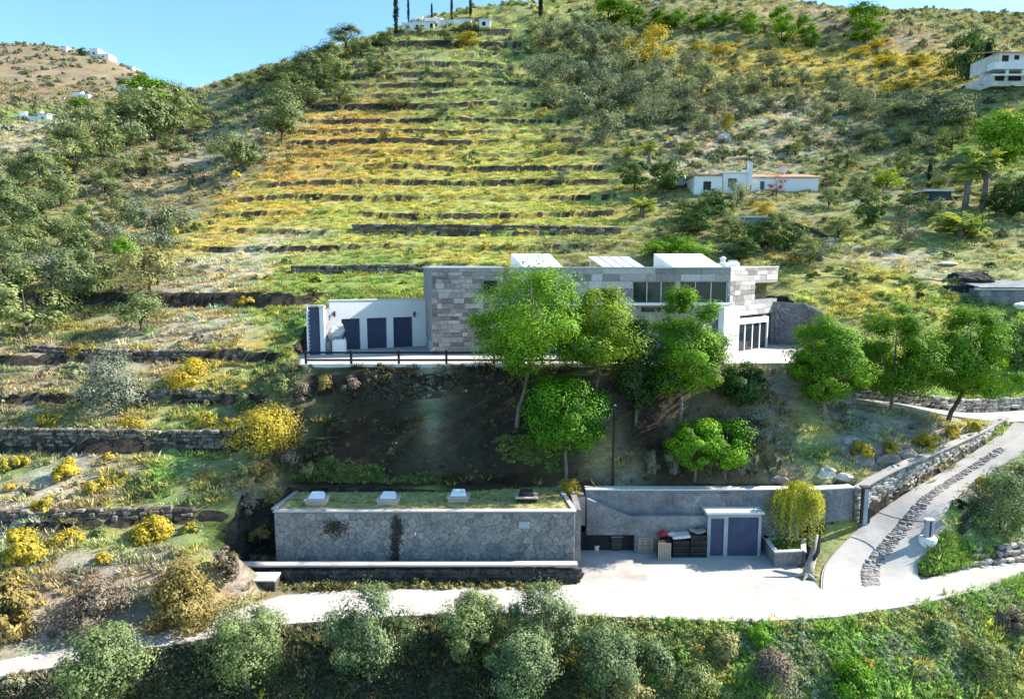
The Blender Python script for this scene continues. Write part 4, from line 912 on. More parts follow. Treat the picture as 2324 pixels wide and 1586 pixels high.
# slim pole on the bank
p0 = G(1390, 1106); p0 = (p0[0], max(p0[1], 39.7), RWZ); ptop = P(1396, 921, p0[1]); pole = thing('utility_pole', 'slim dark timber pole above the retaining wall', 'pole', p0)
MB().tube([(p0[0], p0[1], p0[2]-.3), lerp3(p0, ptop, .6), ptop], [.11, .09, .07], 9).build('shaft', 'darkwood', pole, smooth=True); MB().tube([ptop, (ptop[0], ptop[1], ptop[2]+.1)], [.09, .06], 9).build('cap', 'copper', pole)

# ------------------------------------------------------------------ clutter along the yard wall
def pallet_stack(name, label, px0, px1, pyb, pyt, Y, layers, group=None):
    a, b = Pz(px0, pyb, 0), Pz(px1, pyb, 0); x0, x1, y = a[0], b[0], a[1]; h = P(px0, pyt, y)[2]; root = thing(name, label, 'pallets', ((x0+x1)/2, y, 0), group); d = .8; lh = h/layers
    for k in range(layers):
        z = k*lh; pl_ = MB().box(((x0+x1)/2, y+d/2, z+lh*.74), (x1-x0, d, lh*.44)).build('deck', 'wood', root)
        for t in (0, .5, 1): MB().box((x0+.06+(x1-x0-.12)*t, y+d/2, z+lh*.4), (.16, d*.98, lh*.5)).build('bearer', 'wood', pl_)
        MB().box(((x0+x1)/2, y+.05, z+lh*.12), (x1-x0, .12, lh*.2)).build('board', 'wood', pl_)
    return root
pallet_stack('pallet_stack', 'stack of weathered wooden pallets in front of the dark niche', 1448, 1482, 1256, 1220, 38, 6)
a = (P(1493, 1262, 37.5)[0], 37.5, 0); cr = thing('slatted_crate', 'pale slatted wooden crate beside the pallet stack', 'crate', a); w_ = P(1523, 1262, 37.5)[0]-a[0]; hh = P(1500, 1232, a[1])[2]
MB().box((a[0]+w_/2, a[1]+.33, hh/2), (w_-.08, .5, hh-.04)).build('body', 'darkwood', cr)
for k in range(8): MB().box((a[0]+w_*(k+.5)/8, a[1]+.03, hh/2), (w_/8*.78, .04, hh)).build('slat', 'wood', cr)
for z in (.08, hh-.08): MB().box((a[0]+w_/2, a[1]+.065, z), (w_, .03, .07)).build('rail', 'wood', cr)
def black_crate(x, y, z, w, d, h, label, rz=0):
    o = thing('plastic_crate', label, 'crate', (x, y, z), 'black plastic crates in the yard')
    mb = MB(); t = .03
    mb.box((x, y, z+t/2), (w, d, t), rz); mb.build('floor', 'black', o)
    ca, sa = math.cos(rz), math.sin(rz)
    for (dx, dy, sx_, sy_) in ((0, -d/2+t/2, w, t), (0, d/2-t/2, w, t), (-w/2+t/2, 0, t, d-2*t), (w/2-t/2, 0, t, d-2*t)):
        MB().box((x+ca*dx-sa*dy, y+sa*dx+ca*dy, z+t+(h-t)/2), (sx_, sy_, h-t), rz).build('side', 'black', o)
    MB().box((x-sa*(-d/2-.008), y-ca*(d/2+.008), z+h*.82), (w*1.02, .025, h*.12), rz).build('rim', 'iron', o)
cx0 = P(1523, 1240, 38.1)[0]
rows_ = ('bottom', 'second', 'third', 'top')
for i in range(2):
    for k in range(4 if i else 3):
        x = cx0+.55+i*1.02; black_crate(x, 38.25, k*.34, .95, .7, .32, 'black plastic crate, %s of the stack %s' % (rows_[k], 'next to the lean-to garage' if i else 'between the pallets and the taller stack'))
rg = random.Random(8)
for k in range(7):
    x = cx0+1.25+rg.uniform(0, .65); z = 1.43+.0*k; boulder('firewood_log', 'split pale log on the black crate stack, %s from the left' % ORD[k], 'log', (cx0+1.2+k*.12, 38.1+rg.uniform(-.1, .25), 1.4), (.17, .5, .2), 'wood', 30+k, 2, .15, group='logs on the crates')
mt = MB(); x = cx0+.55; mt.hexa([(x-.5, 37.9, 1.06), (x+.55, 37.9, 1.16), (x+.55, 38.6, 1.22), (x-.5, 38.6, 1.12)], [(x-.5, 37.9, 1.22), (x+.55, 37.9, 1.33), (x+.55, 38.6, 1.39), (x-.5, 38.6, 1.28)]); mt.build('folded_mattress', 'cloth', None, bevel=.05, label='pale folded mattress lying tilted on black crates', cat='mattress')
tx = Pz(1507, 1240, 0); boulder('black_sack', 'bulging black sack behind the slatted crate', 'sack', (tx[0], 38.3, 0), (1.0, .8, 1.2), 'black', 44, 3, .3)
boulder('red_bundle', 'bright red cloth bundle on top of the black sack', 'bundle', (tx[0]-.35, 38.3, 1.1), (.6, .45, .34), 'red', 45, 3, .3)
boulder('pale_cushion', 'pale pink cushion beside the red bundle', 'cushion', (tx[0]+.25, 38.3, 1.12), (.85, .5, .3), 'cloth', 46, 3, .3)
gb = Pz(1353, 1250, 0); MB().box((gb[0]-.1, gb[1]+.35, .28), (.75, .5, .55)).build('storage_box', 'dim', None, bevel=.04, label='dark storage box by the bunker corner', cat='box')
gb = Pz(1400, 1250, 0); bb = thing('grey_bin', 'grey square bin standing in front of the dark niche', 'bin', (gb[0], gb[1]+.3, 0)); MB().box((gb[0], gb[1]+.3, .42), (.7, .55, .84)).build('body', 'iron', bb, bevel=.05); MB().box((gb[0], gb[1]+.3, .87), (.76, .62, .07)).build('lid', 'slab_grey', bb, bevel=.02)
gb = Pz(1324, 1249, 0); bu = thing('bucket', 'small white bucket on the yard floor near the bunker', 'bucket', gb); MB().tube([(gb[0]+.8, gb[1]+.1, 0), (gb[0]+.8, gb[1]+.1, .3)], [.13, .17], 12).build('body', 'white', bu); MB().tube([(gb[0]+.64, gb[1]+.1, .3), (gb[0]+.8, gb[1]-.06, .27), (gb[0]+.96, gb[1]+.1, .3)], [.012]*3, 5).build('handle', 'iron', bu)

# ------------------------------------------------------------------ far buildings
def far_house(name, label, px, py, Y, parts, group=None, dx=0):
    """parts: (part name, material, px0, px1, py_bottom, py_top, depth in m, extra depth offset)"""
    b = G(px, py) if Y is None else P(px, py, Y); Y = b[1]; root = thing(name, label, 'house', b, group)
    for nm, mt_, a0, a1, b0, b1, d, off in parts:
        a0 += dx; a1 += dx
        p0, p1 = P(a0, b0, Y+off), P(a1, b1, Y+off)
        if nm == 'roof_slope':
            e = .2; mb = MB(); mb.hexa([(p0[0]-e, Y+off-e, p0[2]), (p1[0]+e, Y+off-e, p0[2]), (p1[0]+e, Y+off+d, p1[2]-.02), (p0[0]-e, Y+off+d, p1[2]-.02)], [(p0[0]-e, Y+off-e, p0[2]+.12), (p1[0]+e, Y+off-e, p0[2]+.12), (p1[0]+e, Y+off+d, p1[2]+.1), (p0[0]-e, Y+off+d, p1[2]+.1)]); mb.build('roof', mt_, root)
        else: MB().prism([(p0[0], Y+off), (p1[0], Y+off), (p1[0], Y+off+d), (p0[0], Y+off+d)], p0[2], p1[2]).build(nm, mt_, root)
    return root
far_house('white_house', 'white single-storey house with terracotta roofs and a tall chimney on the hillside', 1700, 446, 88, [
    ('wall', 'white', 1575, 1640, 447, 400, 4.5, 0), ('roof', 'tile', 1573, 1642, 400, 396, 4.7, -.1), ('window', 'darkwood', 1596, 1614, 432, 412, .3, -.03),
    ('wall', 'white', 1640, 1704, 450, 394, 5, .6), ('roof', 'offwhite', 1638, 1706, 394, 391, 5.2, .5), ('wall', 'white', 1704, 1858, 444, 404, 4, 1.2), ('roof_slope', 'tile', 1702, 1862, 404, 388, 4.2, 1.2),
    ('chimney', 'white', 1698, 1709, 420, 368, .6, .3), ('chimney', 'offwhite', 1772, 1786, 392, 376, .6, 4), ('chimney_cap', 'tile', 1770, 1788, 376, 374, .8, 3.9), ('window', 'glass', 1652, 1672, 425, 405, .2, .56), ('window', 'glass', 1725, 1735, 430, 412, .2, 1.16), ('parapet', 'white', 1636, 1700, 398, 390, .25, 5.6)])
far_house('hilltop_house', 'sprawling white house among cypresses on the hilltop', 1000, 66, 186, [
    ('wall', 'white', 912, 940, 72, 52, 5, 0), ('wall', 'white', 938, 985, 70, 50, 6, .5), ('roof', 'offwhite', 934, 990, 50, 48, 6.4, .3), ('window', 'dim', 952, 962, 68, 58, .3, .45), ('window', 'dim', 944, 949, 64, 57, .3, .45),
    ('wall', 'white', 985, 1000, 66, 42, 4, 2), ('wall', 'white', 963, 1005, 50, 41, 4, 4), ('window', 'dim', 976, 982, 66, 54, .3, .45), ('wall', 'offwhite', 1000, 1032, 60, 45, 6, 2), ('wall', 'white', 1030, 1070, 58, 42, 6, 3), ('roof_slope', 'mauve', 1030, 1072, 44, 36, 5, 3), ('chimney', 'white', 954, 959, 46, 36, .8, 4), ('chimney', 'white', 986, 990, 46, 38, .8, 6)])
far_house('white_hut', 'small white hut with a dark doorway below the hilltop house', 1101, 60, 182, [('wall', 'white', 1088, 1112, 62, 45, 4, 0), ('door', 'dim', 1094, 1102, 59, 50, .3, -.04), ('roof', 'offwhite', 1086, 1114, 45, 43, 4.2, -.1)])
far_house('villa', 'villa with curved white balcony at the photo edge beside a dark cypress', 2270, 192, 114, [
    ('wall', 'offwhite', 2232, 2400, 196, 168, 8, 0), ('window', 'dim', 2240, 2262, 184, 172, .3, -.04), ('window', 'dim', 2270, 2300, 184, 172, .3, -.04), ('wall', 'offwhite', 2248, 2400, 152, 118, 7, 1), ('window', 'dim', 2256, 2272, 140, 126, .3, .96), ('window', 'dim', 2284, 2296, 136, 126, .3, .96),
    ('balcony', 'white', 2238, 2400, 157, 141, 1.6, -1.2), ('column', 'white', 2266, 2272, 172, 157, .4, -1), ('column', 'white', 2302, 2308, 172, 157, .4, -1), ('roof_slope', 'mauve', 2244, 2400, 120, 96, 6, .6), ('parapet', 'white', 2234, 2400, 172, 168, .3, -1.4), ('wall', 'offwhite', 2206, 2232, 192, 166, .4, 2)], dx=18)
far_house('roof_terrace_house', 'white house with long mauve roof at the top of the hill', 1560, 40, 205, [('wall', 'white', 1478, 1640, 44, 28, 8, 0), ('roof_slope', 'mauve', 1478, 1642, 29, 20, 9, 0), ('chimney', 'white', 1484, 1495, 30, 4, 1.4, -.5), ('wall', 'white', 1470, 1500, 46, 30, 5, -1)])
for nm, lab, px, py, parts in (
    ('distant_house', 'white tower house with annexes beside a dark tree on the far skyline', 215, 130, [('wall', 'white', 204, 222, 132, 110, 6, 0), ('wall', 'white', 220, 246, 136, 122, 6, -2), ('wall', 'offwhite', 196, 206, 132, 125, 5, -1), ('window', 'dim', 211, 214, 124, 119, .3, -.1), ('window', 'dim', 232, 235, 131, 127, .3, -2.1)]),
    ('distant_house', 'tiny white cabin on the crest of the far hill', 147, 116, [('wall', 'white', 141, 150, 117, 107, 4, 0), ('roof', 'offwhite', 140, 151, 107, 106, 4.2, -.1)]),
    ('distant_house', 'low white house on the shoulder of the far hill', 292, 158, [('wall', 'white', 283, 301, 160, 152, 6, 0), ('roof', 'offwhite', 282, 302, 152, 151, 6.2, -.1)]),
    ('distant_house', 'white house with a pointed chimney above the green grove', 175, 226, [('wall', 'white', 148, 170, 230, 220, 6, 1), ('wall', 'white', 164, 200, 232, 214, 6, 0), ('chimney', 'white', 183, 187, 216, 208, 1, 2), ('wall', 'white', 166, 182, 218, 210, 4, 3), ('window', 'dim', 172, 177, 226, 220, .3, -.1)]),
    ('distant_house', 'white cube house with a small blue window by the bright tree', 284, 212, [('wall', 'white', 266, 300, 216, 197, 6, 0), ('roof', 'offwhite', 264, 302, 197, 195, 6.3, -.1), ('window', 'blue', 274, 280, 209, 202, .3, -.1), ('wall', 'white', 298, 312, 206, 195, 5, 3)]),
    ('distant_house', 'white house with a flat terrace at the valley bottom', 45, 272, [('wall', 'white', 30, 60, 274, 262, 6, 0), ('wall', 'white', 44, 58, 263, 253, 4, 2), ('window', 'dim', 50, 54, 271, 265, .3, -.1)]),
    ('distant_house', 'white gabled house with a chimney at the valley bottom', 88, 275, [('wall', 'white', 62, 90, 277, 264, 5, 1), ('wall', 'white', 86, 106, 276, 258, 6, 0), ('chimney', 'white', 88, 93, 260, 252, 1, 1), ('roof_slope', 'offwhite', 86, 107, 259, 255, 5, 0), ('window', 'dim', 94, 98, 272, 266, .3, -.1)])):
    far_house(nm, lab, px, py, None, parts, 'white houses on the far slopes')
# shed and stone building near the palms
far_house('garden_shed', 'low shed with a white flat roof beside the fan palms', 2135, 458, 84, [('wall', 'blue', 2112, 2160, 470, 432, 2.5, 0), ('wall', 'dim', 2150, 2185, 470, 446, 2.5, .3), ('roof', 'white', 2100, 2168, 434, 429, 3.2, -.4)])
far_house('water_tank', 'square grey concrete water tank on the slope below the white house', 1716, 514, 77, [('body', 'slab_grey', 1688, 1742, 520, 494, 2.6, 0), ('lid', 'offwhite', 1686, 1744, 494, 490, 2.8, -.1), ('pipe', 'iron', 1742, 1748, 500, 496, .2, .6)])
far_house('stone_outbuilding', 'grey stone outbuilding with a blue-grey roof by the dark rock heap', 2270, 690, 58.6, [('wall', 'slab_grey', 2222, 2420, 700, 655, 5, 0), ('wall', 'dim', 2150, 2226, 676, 648, 3, 1.5), ('roof_slope', 'slab_grey', 2228, 2420, 655, 634, 5, 0), ('ledge', 'offwhite', 2218, 2420, 658, 654, .4, -.2)])
# stone stair rail running down the slope from the tank
pts_ = [G(1746, 492), G(1800, 512), G(1850, 532), G(1892, 550)]; hr = thing('stair_wall', 'dark sloping wall beside steps running down from the water tank', 'wall', pts_[0])
for a, b in zip(pts_[:-1], pts_[1:]):
    mb = MB(); mb.hexa([(a[0], a[1], a[2]-.3), (b[0], b[1], b[2]-.3), (b[0], b[1]+.3, b[2]-.3), (a[0], a[1]+.3, a[2]-.3)], [(a[0], a[1], a[2]+.45), (b[0], b[1], b[2]+.45), (b[0], b[1]+.3, b[2]+.45), (a[0], a[1]+.3, a[2]+.45)]); mb.build('segment', 'iron', hr)
for k in range(8):
    g = G(1862+k*4, 590-k*5.5)
    if g: boulder('boulder', 'grey boulder beside the slope steps, %s from the bottom' % ORD[k], 'boulder', (g[0], g[1], g[2]-.1), (.9, .7, .8), 'greyrock', 60+k, 2, .25, 'rocks beside the steps')
g = G(2200, 640); boulder('rock_heap', 'dark slate heap beside the stone outbuilding', 'rock heap', (g[0], g[1], g[2]-.7), (4.4, 2.6, 1.9), 'darkrock', 77, 4, .35)
g = G(2150, 600); boulder('white_tarp', 'white tarpaulin lump above the dark slate heap', 'tarpaulin', (g[0], g[1], g[2]-.1), (1.5, .9, .3), 'white', 78, 3, .15)
g = G(2300, 700); boulder('white_tarp', 'crumpled white sheet in front of the stone outbuilding', 'tarpaulin', (g[0], g[1]-1, g[2]), (1.8, 1.2, .7), 'white', 79, 3, .25)
g = G(1545, 428); cb = thing('parked_van', 'small pale blue van parked beside the white house', 'van', g)
MB().box((g[0], g[1]+.8, g[2]+.75), (2.6, 1.5, .8)).build('body', 'copper', cb, bevel=.12); MB().box((g[0]-.2, g[1]+.8, g[2]+1.4), (1.7, 1.35, .6)).build('cabin', 'white', cb, bevel=.1); MB().box((g[0]-.2, g[1]+.1, g[2]+1.4), (1.4, .04, .4)).build('window', 'glass', cb)
for dx in (-.8, .8): MB().tube([(g[0]+dx, g[1]+.0, g[2]+.35), (g[0]+dx, g[1]+.22, g[2]+.35)], [.33, .33], 12).build('wheel', 'black', cb)

# ------------------------------------------------------------------ dry stone walls of the terraces and the lanes
def wall_line(pxs, dz=0, dy=0): 
    out = []
    for a, b in pxs:
        g = G(a, b); out.append((g[0], g[1]+dy, g[2]+dz))
    return out
dry_wall('dry_stone_wall', 'long dry stone terrace wall across the lower left slope below the silver shrub', wall_line([(-20, 1008), (120, 1010), (250, 1012), (380, 1014), (520, 1014)], -.1), .95, 'dry', .36, .22, group='terrace walls', seed=11)
dry_wall('dry_stone_wall', 'dry stone terrace wall just above the yellow gorse near the road bank', wall_line([(-20, 1190), (120, 1188), (260, 1186), (430, 1178)], -.1), .7, 'dry', .36, .22, group='terrace walls', seed=12)
dry_wall('dry_stone_wall', 'short dry stone terrace wall beside the silver shrub', wall_line([(335, 912), (420, 908), (500, 905)], -.1), .7, 'dry', .36, .22, group='terrace walls', seed=13)
dry_wall('dry_stone_wall', 'tumbled dry stone terrace wall below the bare brown plot', wall_line([(60, 800), (200, 808), (330, 812), (440, 812), (555, 806)], -.1), .6, 'dry', .4, .22, group='terrace walls', seed=14)
dry_wall('dry_stone_wall', 'dark dry stone terrace wall behind the white garage', wall_line([(660, 622), (760, 622), (860, 620), (965, 618)], -.1), .9, 'dry', .6, .3, group='terrace walls', seed=15)
dry_wall('dry_stone_wall', 'long dark stone wall across the yellow field above the house', wall_line([(800, 525), (950, 524), (1100, 526), (1250, 528), (1400, 532)], -.1), .85, 'dry', .75, .3, group='terrace walls', seed=16)
dry_wall('dry_stone_wall', 'pale dry stone wall behind the upper path', [(a[0], a[1]+.05, a[2]-.1) for a in PATHB], 1.0, 'path', .45, .26, seed=17, cat='stone wall')
rampw = [(SL[i][0]-.12, SL[i][1]+.12, SL[i][2]-.15) for i in range(20, len(SL), 3)]
dry_wall('dry_stone_wall', 'pale rubble wall with a white coping along the driveway', rampw, 1.7, 'path', .42, .24, .26, seed=18, lean=.1, core='mortar', inset=.05, hf=lambda x: float(np.interp(x, [20.9, 26, 31, 35], [RWZ-RL[2][2]+.05, 1.5, 1.0, .5])))
rw_h = lambda x: float(np.interp(x, [20.9, 26, 31, 35], [RWZ-RL[2][2]+.05, 1.5, 1.0, .5])); rwall = [o for o in C.objects if o.get('label', '').startswith('pale rubble wall')][0]
for a, b in zip(rampw[:-1], rampw[1:]):
    za_, zb2 = a[2]+rw_h(a[0]), b[2]+rw_h(b[0]); L_ = math.dist(a[:2], b[:2]); nx, ny = -(b[1]-a[1])/L_, (b[0]-a[0])/L_; f0, f1 = .02, .62
    q = lambda p, f, z: (p[0]+nx*f, p[1]+ny*f, z)
    MB().hexa([q(a, f0, za_-.02), q(b, f0, zb2-.02), q(b, f1, zb2-.02), q(a, f1, za_-.02)], [q(a, f0, za_+.07), q(b, f0, zb2+.07), q(b, f1, zb2+.07), q(a, f1, za_+.07)]).build('coping', 'concrete', rwall)
lowb = [P(2120, 1232, 36.6), P(2200, 1246, 36.2), P(2290, 1238, 36.6), P(2400, 1210, 37.6)]
lowb = [(x, y, ground(x, y)-.1) for x, y, z in lowb]
dry_wall('dry_stone_wall', 'tilted pale stone bank edging the lower road beside the grass island', lowb, .9, 'path', .42, .28, seed=19, lean=.8)
# pale rocks on the bank over the retaining wall
rg = random.Random(99)
for k, (a, b, s, mt_, lab) in enumerate(((1880, 1075, 1.1, 'rock', 'white rock outcrop above the retaining wall beside the weeping shrub'), (1910, 1085, .8, 'rock', 'smaller white rock at the top of the retaining wall'), (1960, 1050, 1.5, 'greyrock', 'grey craggy outcrop on the bank above the gate post'), (2010, 1040, 1.3, 'greyrock', 'grey outcrop on the bank below a yellow bush'), (2060, 1035, 1.2, 'greyrock', 'dark craggy outcrop halfway up the driveway bank'), (1760, 1085, 1.2, 'greyrock', 'grey rock beside the prickly pears'), (1930, 1000, .9, 'rock', 'pale stone on the shaded bank'), (1640, 320, 2.5, 'rock', 'pale scree rock on the hillside above the white house'), (1745, 360, 1.2, 'greyrock', 'lone boulder above the terracotta roof'))):
    g = G(a, b); boulder('rock', lab, 'rock', (g[0], g[1], g[2]-.34*s), (s*1.25, s*.8, s*.72), mt_, 100+k, 3, .4)

# ------------------------------------------------------------------ foliage
def quads_mesh(name, mat, c, n, size, tint, rng, aspect=.62):
    """leaf faces: centres c, facing n"""
    k = len(c); n = n/np.linalg.norm(n, axis=1, keepdims=True); t = rng.normal(size=(k, 3)); t -= (t*n).sum(1, keepdims=True)*n; t /= np.linalg.norm(t, axis=1, keepdims=True); b = np.cross(n, t)
    s = size[:, None]*.5; V = np.stack([c-t*s, c-b*s*aspect, c+t*s, c+b*s*aspect], 1).reshape(-1, 3)
    me = bpy.data.meshes.new(name); me.vertices.add(4*k); me.vertices.foreach_set('co', V.ravel()); me.loops.add(4*k); me.loops.foreach_set('vertex_index', np.arange(4*k)); me.polygons.add(k)
    me.polygons.foreach_set('loop_start', np.arange(k)*4); me.polygons.foreach_set('loop_total', np.full(k, 4)); me.update()
    a = me.attributes.new('tint', 'FLOAT', 'FACE'); a.data.foreach_set('value', np.clip(tint, 0, 1)); me.materials.append(M[mat]); return me
PROF = {'round': lambda t: np.sqrt(np.clip(1-(2*t-1)**2, 0, 1)), 'pine': lambda t: np.where(t < .33, (t/.33)**.5, (np.clip(1-t, 0, 1)/.67)**.58), 'cone': lambda t: np.clip(1-t, 0, 1)**.8*np.clip(t*14, 0, 1), 'column': lambda t: np.clip(np.sin(np.pi*np.clip(t*.9+.07, 0, 1)), 0, 1)**.55, 'dome': lambda t: np.sqrt(np.clip(1-t**2, 0, 1))}
def crown(name, mat, seed, w, h, prof='round', nc=40, nl=120, leaf=.2, cr=.3, z0=0.0, rough=.25, fill=.5, up=.35, drop=0.0, flat=.75):
    rng = np.random.default_rng(seed); f = PROF[prof]; t = rng.random(nc*6); keep = rng.random(nc*6) < f(t)**1.3+.05; t = t[keep][:nc]; k = len(t)
    th = rng.random(k)*2*np.pi; lob = 1+rough*(np.sin(th*2+rng.random()*6)*.5+np.sin(th*3+t*7+rng.random()*6)*.6)
    rr = f(t)*np.sqrt(rng.uniform(fill**2, 1, k))*lob; Rw = w/2*(1-cr*.55)
    cc = np.stack([rr*np.cos(th)*Rw, rr*np.sin(th)*Rw, z0+h*(.04+.92*t)], 1); crr = cr*w/2*rng.uniform(.5, 1.45, k); ct = rng.normal(.5, .2, k)
    idx = np.repeat(np.arange(k), nl); m_ = len(idx); d = rng.normal(size=(m_, 3)); d /= np.linalg.norm(d, axis=1, keepdims=True); rad = rng.random(m_)**.4
    pos = cc[idx]+d*(rad*crr[idx])[:, None]*np.array((1, 1, flat)); pos[:, 2] -= drop*rng.random(m_)**2*crr[idx]
    o = pos-np.array((0, 0, z0+h*.4)); o /= np.linalg.norm(o, axis=1, keepdims=True)+1e-6
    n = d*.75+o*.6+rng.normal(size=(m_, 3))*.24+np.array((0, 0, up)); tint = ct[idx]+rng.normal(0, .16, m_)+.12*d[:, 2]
    return quads_mesh(name, mat, pos, n, leaf*rng.uniform(.6, 1.35, m_), tint, rng)
def trunk(name, mat, seed, h, r, spread, top, limbs=4, lean=(0, 0)):
    rg = random.Random(seed); mb = MB(); p = [(0, 0, -.5)]; n = 4
    for i in range(1, n+1): p.append((lean[0]*i/n+rg.uniform(-.06, .06)*h*.3, lean[1]*i/n+rg.uniform(-.06, .06)*h*.3, h*i/n))
    mb.tube(p, [r*1.25, r, r*.85, r*.75, r*.6], 8)
    for k in range(limbs):
        a = 2*math.pi*(k+rg.uniform(-.3, .3))/limbs; s = spread*rg.uniform(.45, .85); z = h+(top-h)*rg.uniform(.35, .8)
        mb.tube([p[-2] if k % 2 else p[-1], (p[-1][0]+math.cos(a)*s*.45, p[-1][1]+math.sin(a)*s*.45, h+(z-h)*.45), (p[-1][0]+math.cos(a)*s, p[-1][1]+math.sin(a)*s, z)], [r*.5, r*.33, r*.12], 6)
    mb.tube([p[-1], (p[-1][0]*1.1, p[-1][1]*1.1, (h+top)/2), (p[-1][0], p[-1][1], h+(top-h)*.72)], [r*.6, r*.4, r*.08], 6)
    return mb.mesh(name, mat, smooth=True)
def put_tree(name, label, cat, base, tm, cm, scale=(1, 1, 1), rz=0.0, group=None, crown_name='crown', tname='trunk'):
    root = thing(name, label, cat, base, group); root.scale = scale; root.rotation_euler = (0, 0, rz)
    for nm, me in ((tname, tm), (crown_name, cm)):
        if me is None: continue
        o = bpy.data.objects.new(nm, me); C.objects.link(o); o.parent = root
    return root
def mpp(p): return math.hypot(p[1], HC-p[2])*1.0/F if False else p[1]/(F*math.cos(PITCH))
def near_tree(name, label, px, py, w, top, bot, mat, seed, prof='round', base=None, bark='bark', nc=60, nl=150, leaf=.2, cr=.32, group=None, lean_px=0, cat='tree', rough=.42, fill=.5, flat=.7, tr=.12, drop=0.0, dw=.0):
    """px, py: foot; w: crown width; top, bot: crown extent (photo pixels)"""
    g = base or G(px, py); k = mpp(g); H = (py-top)*k; hb = max(.1, (py-bot)*k); W = w*k*1.14
    cm = crown('crown', mat, seed, W, H-hb, prof, nc, nl, leaf, cr, hb, rough, fill, flat=flat, drop=drop)
    lx = lean_px*k
    if lx: cm.transform(Matrix.Translation((lx, 0, 0)))
    tm = trunk('trunk', bark, seed, hb+.12*(H-hb), tr, W*.42, H, 5, (lx, 0))
    return put_tree(name, label, cat, (g[0], g[1], g[2]-.05), tm, cm, group=group)
GRN = 'green trees on the bank below the house'
# row of bright trees in front of the house
near_tree('pine_tree', 'tallest bright green tree on the bank in front of the stone house', 1172, 962, 300, 580, 838, 'pine', 1, 'pine', lean_px=34, nc=84, nl=480, leaf=.135, cr=.27, group=GRN, tr=.15, rough=.45)
near_tree('pine_tree', 'bright yellow-green tree beside the tallest tree', 1345, 950, 215, 640, 842, 'lime', 2, 'pine', base=None, lean_px=15, nc=84, nl=480, leaf=.135, cr=.27, group=GRN, tr=.12)
near_tree('pine_tree', 'dark green tree in the shade of the taller trees', 1444, 962, 145, 715, 925, 'deep', 3, 'pine', nc=60, nl=140, leaf=.18, cr=.3, group=GRN, tr=.1)
near_tree('pine_tree', 'pointed bright green tree in front of the upper window band', 1545, 955, 205, 635, 900, 'pine', 4, 'pine', nc=84, nl=480, leaf=.135, cr=.27, group=GRN, tr=.13)
near_tree('pine_tree', 'squat deep green tree below the white terrace slab', 1684, 940, 105, 818, 915, 'deep', 5, 'round', nc=45, nl=130, leaf=.18, cr=.34, group=GRN, tr=.09)
near_tree('round_tree', 'round-crowned fresh green tree standing lowest on the shaded bank', 1284, 1093, 195, 838, 1018, 'mulberry', 6, 'round', nc=70, nl=330, leaf=.145, cr=.3, group=GRN, tr=.11, fill=.6, rough=.12)
near_tree('round_tree', 'round green tree by the prickly pears, first from the pole', 1577, 1106, 118, 948, 1064, 'mulberry', 7, 'round', nc=46, nl=280, leaf=.125, cr=.34, group=GRN, tr=.09, fill=.6, rough=.1, base=(P(1577, 1106, 40.1)[0], 40.1, RWZ))
near_tree('round_tree', 'round green tree by the prickly pears, second from the pole', 1645, 1106, 128, 952, 1066, 'mulberry', 8, 'round', nc=46, nl=280, leaf=.125, cr=.34, group=GRN, tr=.09, fill=.6, rough=.1, base=(P(1645, 1106, 40.2)[0], 40.2, RWZ))
near_tree('pine_tree', 'broad green tree beside the grey stone wall and terrace', 1868, 948, 175, 700, 905, 'pine', 9, 'pine', nc=84, nl=480, leaf=.135, cr=.27, group=GRN, tr=.13)
near_tree('pine_tree', 'broad green tree in the middle of the three by the upper path', 2022, 932, 195, 680, 905, 'pine', 10, 'pine', nc=84, nl=480, leaf=.135, cr=.27, group=GRN, tr=.13)
near_tree('pine_tree', 'broad green tree with a leaning trunk at the end of the upper path', 2147, 955, 195, 690, 895, 'pine', 11, 'pine', nc=84, nl=480, leaf=.135, cr=.27, group=GRN, lean_px=40, bark='darkbark', tr=.15)
near_tree('shrub', 'grey-green bushy shrub beside the pair of round trees', 1712, 1010, 85, 925, 1005, 'silver', 12, 'round', nc=30, nl=120, leaf=.14, cr=.36, cat='shrub', tr=.05)
# foreground olives below the road
FO = 'olive trees below the road'
for i, (lab, px, w, top, bot, mat, Y) in enumerate((
    ('feathery olive tree covering the road corner at the bottom left', 240, 200, 1412, 1570, 'olivenear', 25.6), ('full olive tree in front of the road beside the yellow-brown bush', 558, 235, 1362, 1540, 'olivenear', 28.0),
    ('tall olive tree overlapping the white road below the bunker', 835, 215, 1322, 1530, 'olivenear', 28.8), ('airy olive tree with thin top twigs below the bunker end', 1075, 170, 1338, 1490, 'olivenear', 29.6),
    ('slender olive tree rising highest over the road edge by the yard', 1240, 190, 1322, 1500, 'olivenear', 29.4), ('low spreading olive tree at the bottom edge between two taller ones', 1190, 180, 1425, 1580, 'olivenear', 27.2),
    ('loose olive shrub at the bottom beside the green slope', 1370, 180, 1405, 1560, 'olivenear', 28.2))):
    t = P(px, (top+bot)/2, Y); g = (t[0], t[1], ground(t[0], t[1])); k = mpp(g); H = P(px, top, Y)[2]-g[2]; hb = max(.3, P(px, bot, Y)[2]-g[2]); W = w*k
    put_tree('olive_tree', lab, 'olive tree', (g[0], g[1], g[2]-.1), trunk('trunk', 'bark', 50+i, hb+.3, .12, W*.4, H, 6), crown('crown', mat, 50+i, W, H-hb, 'round', 75, 170, .115, .3, hb, .3, .35, flat=.95), group=FO)
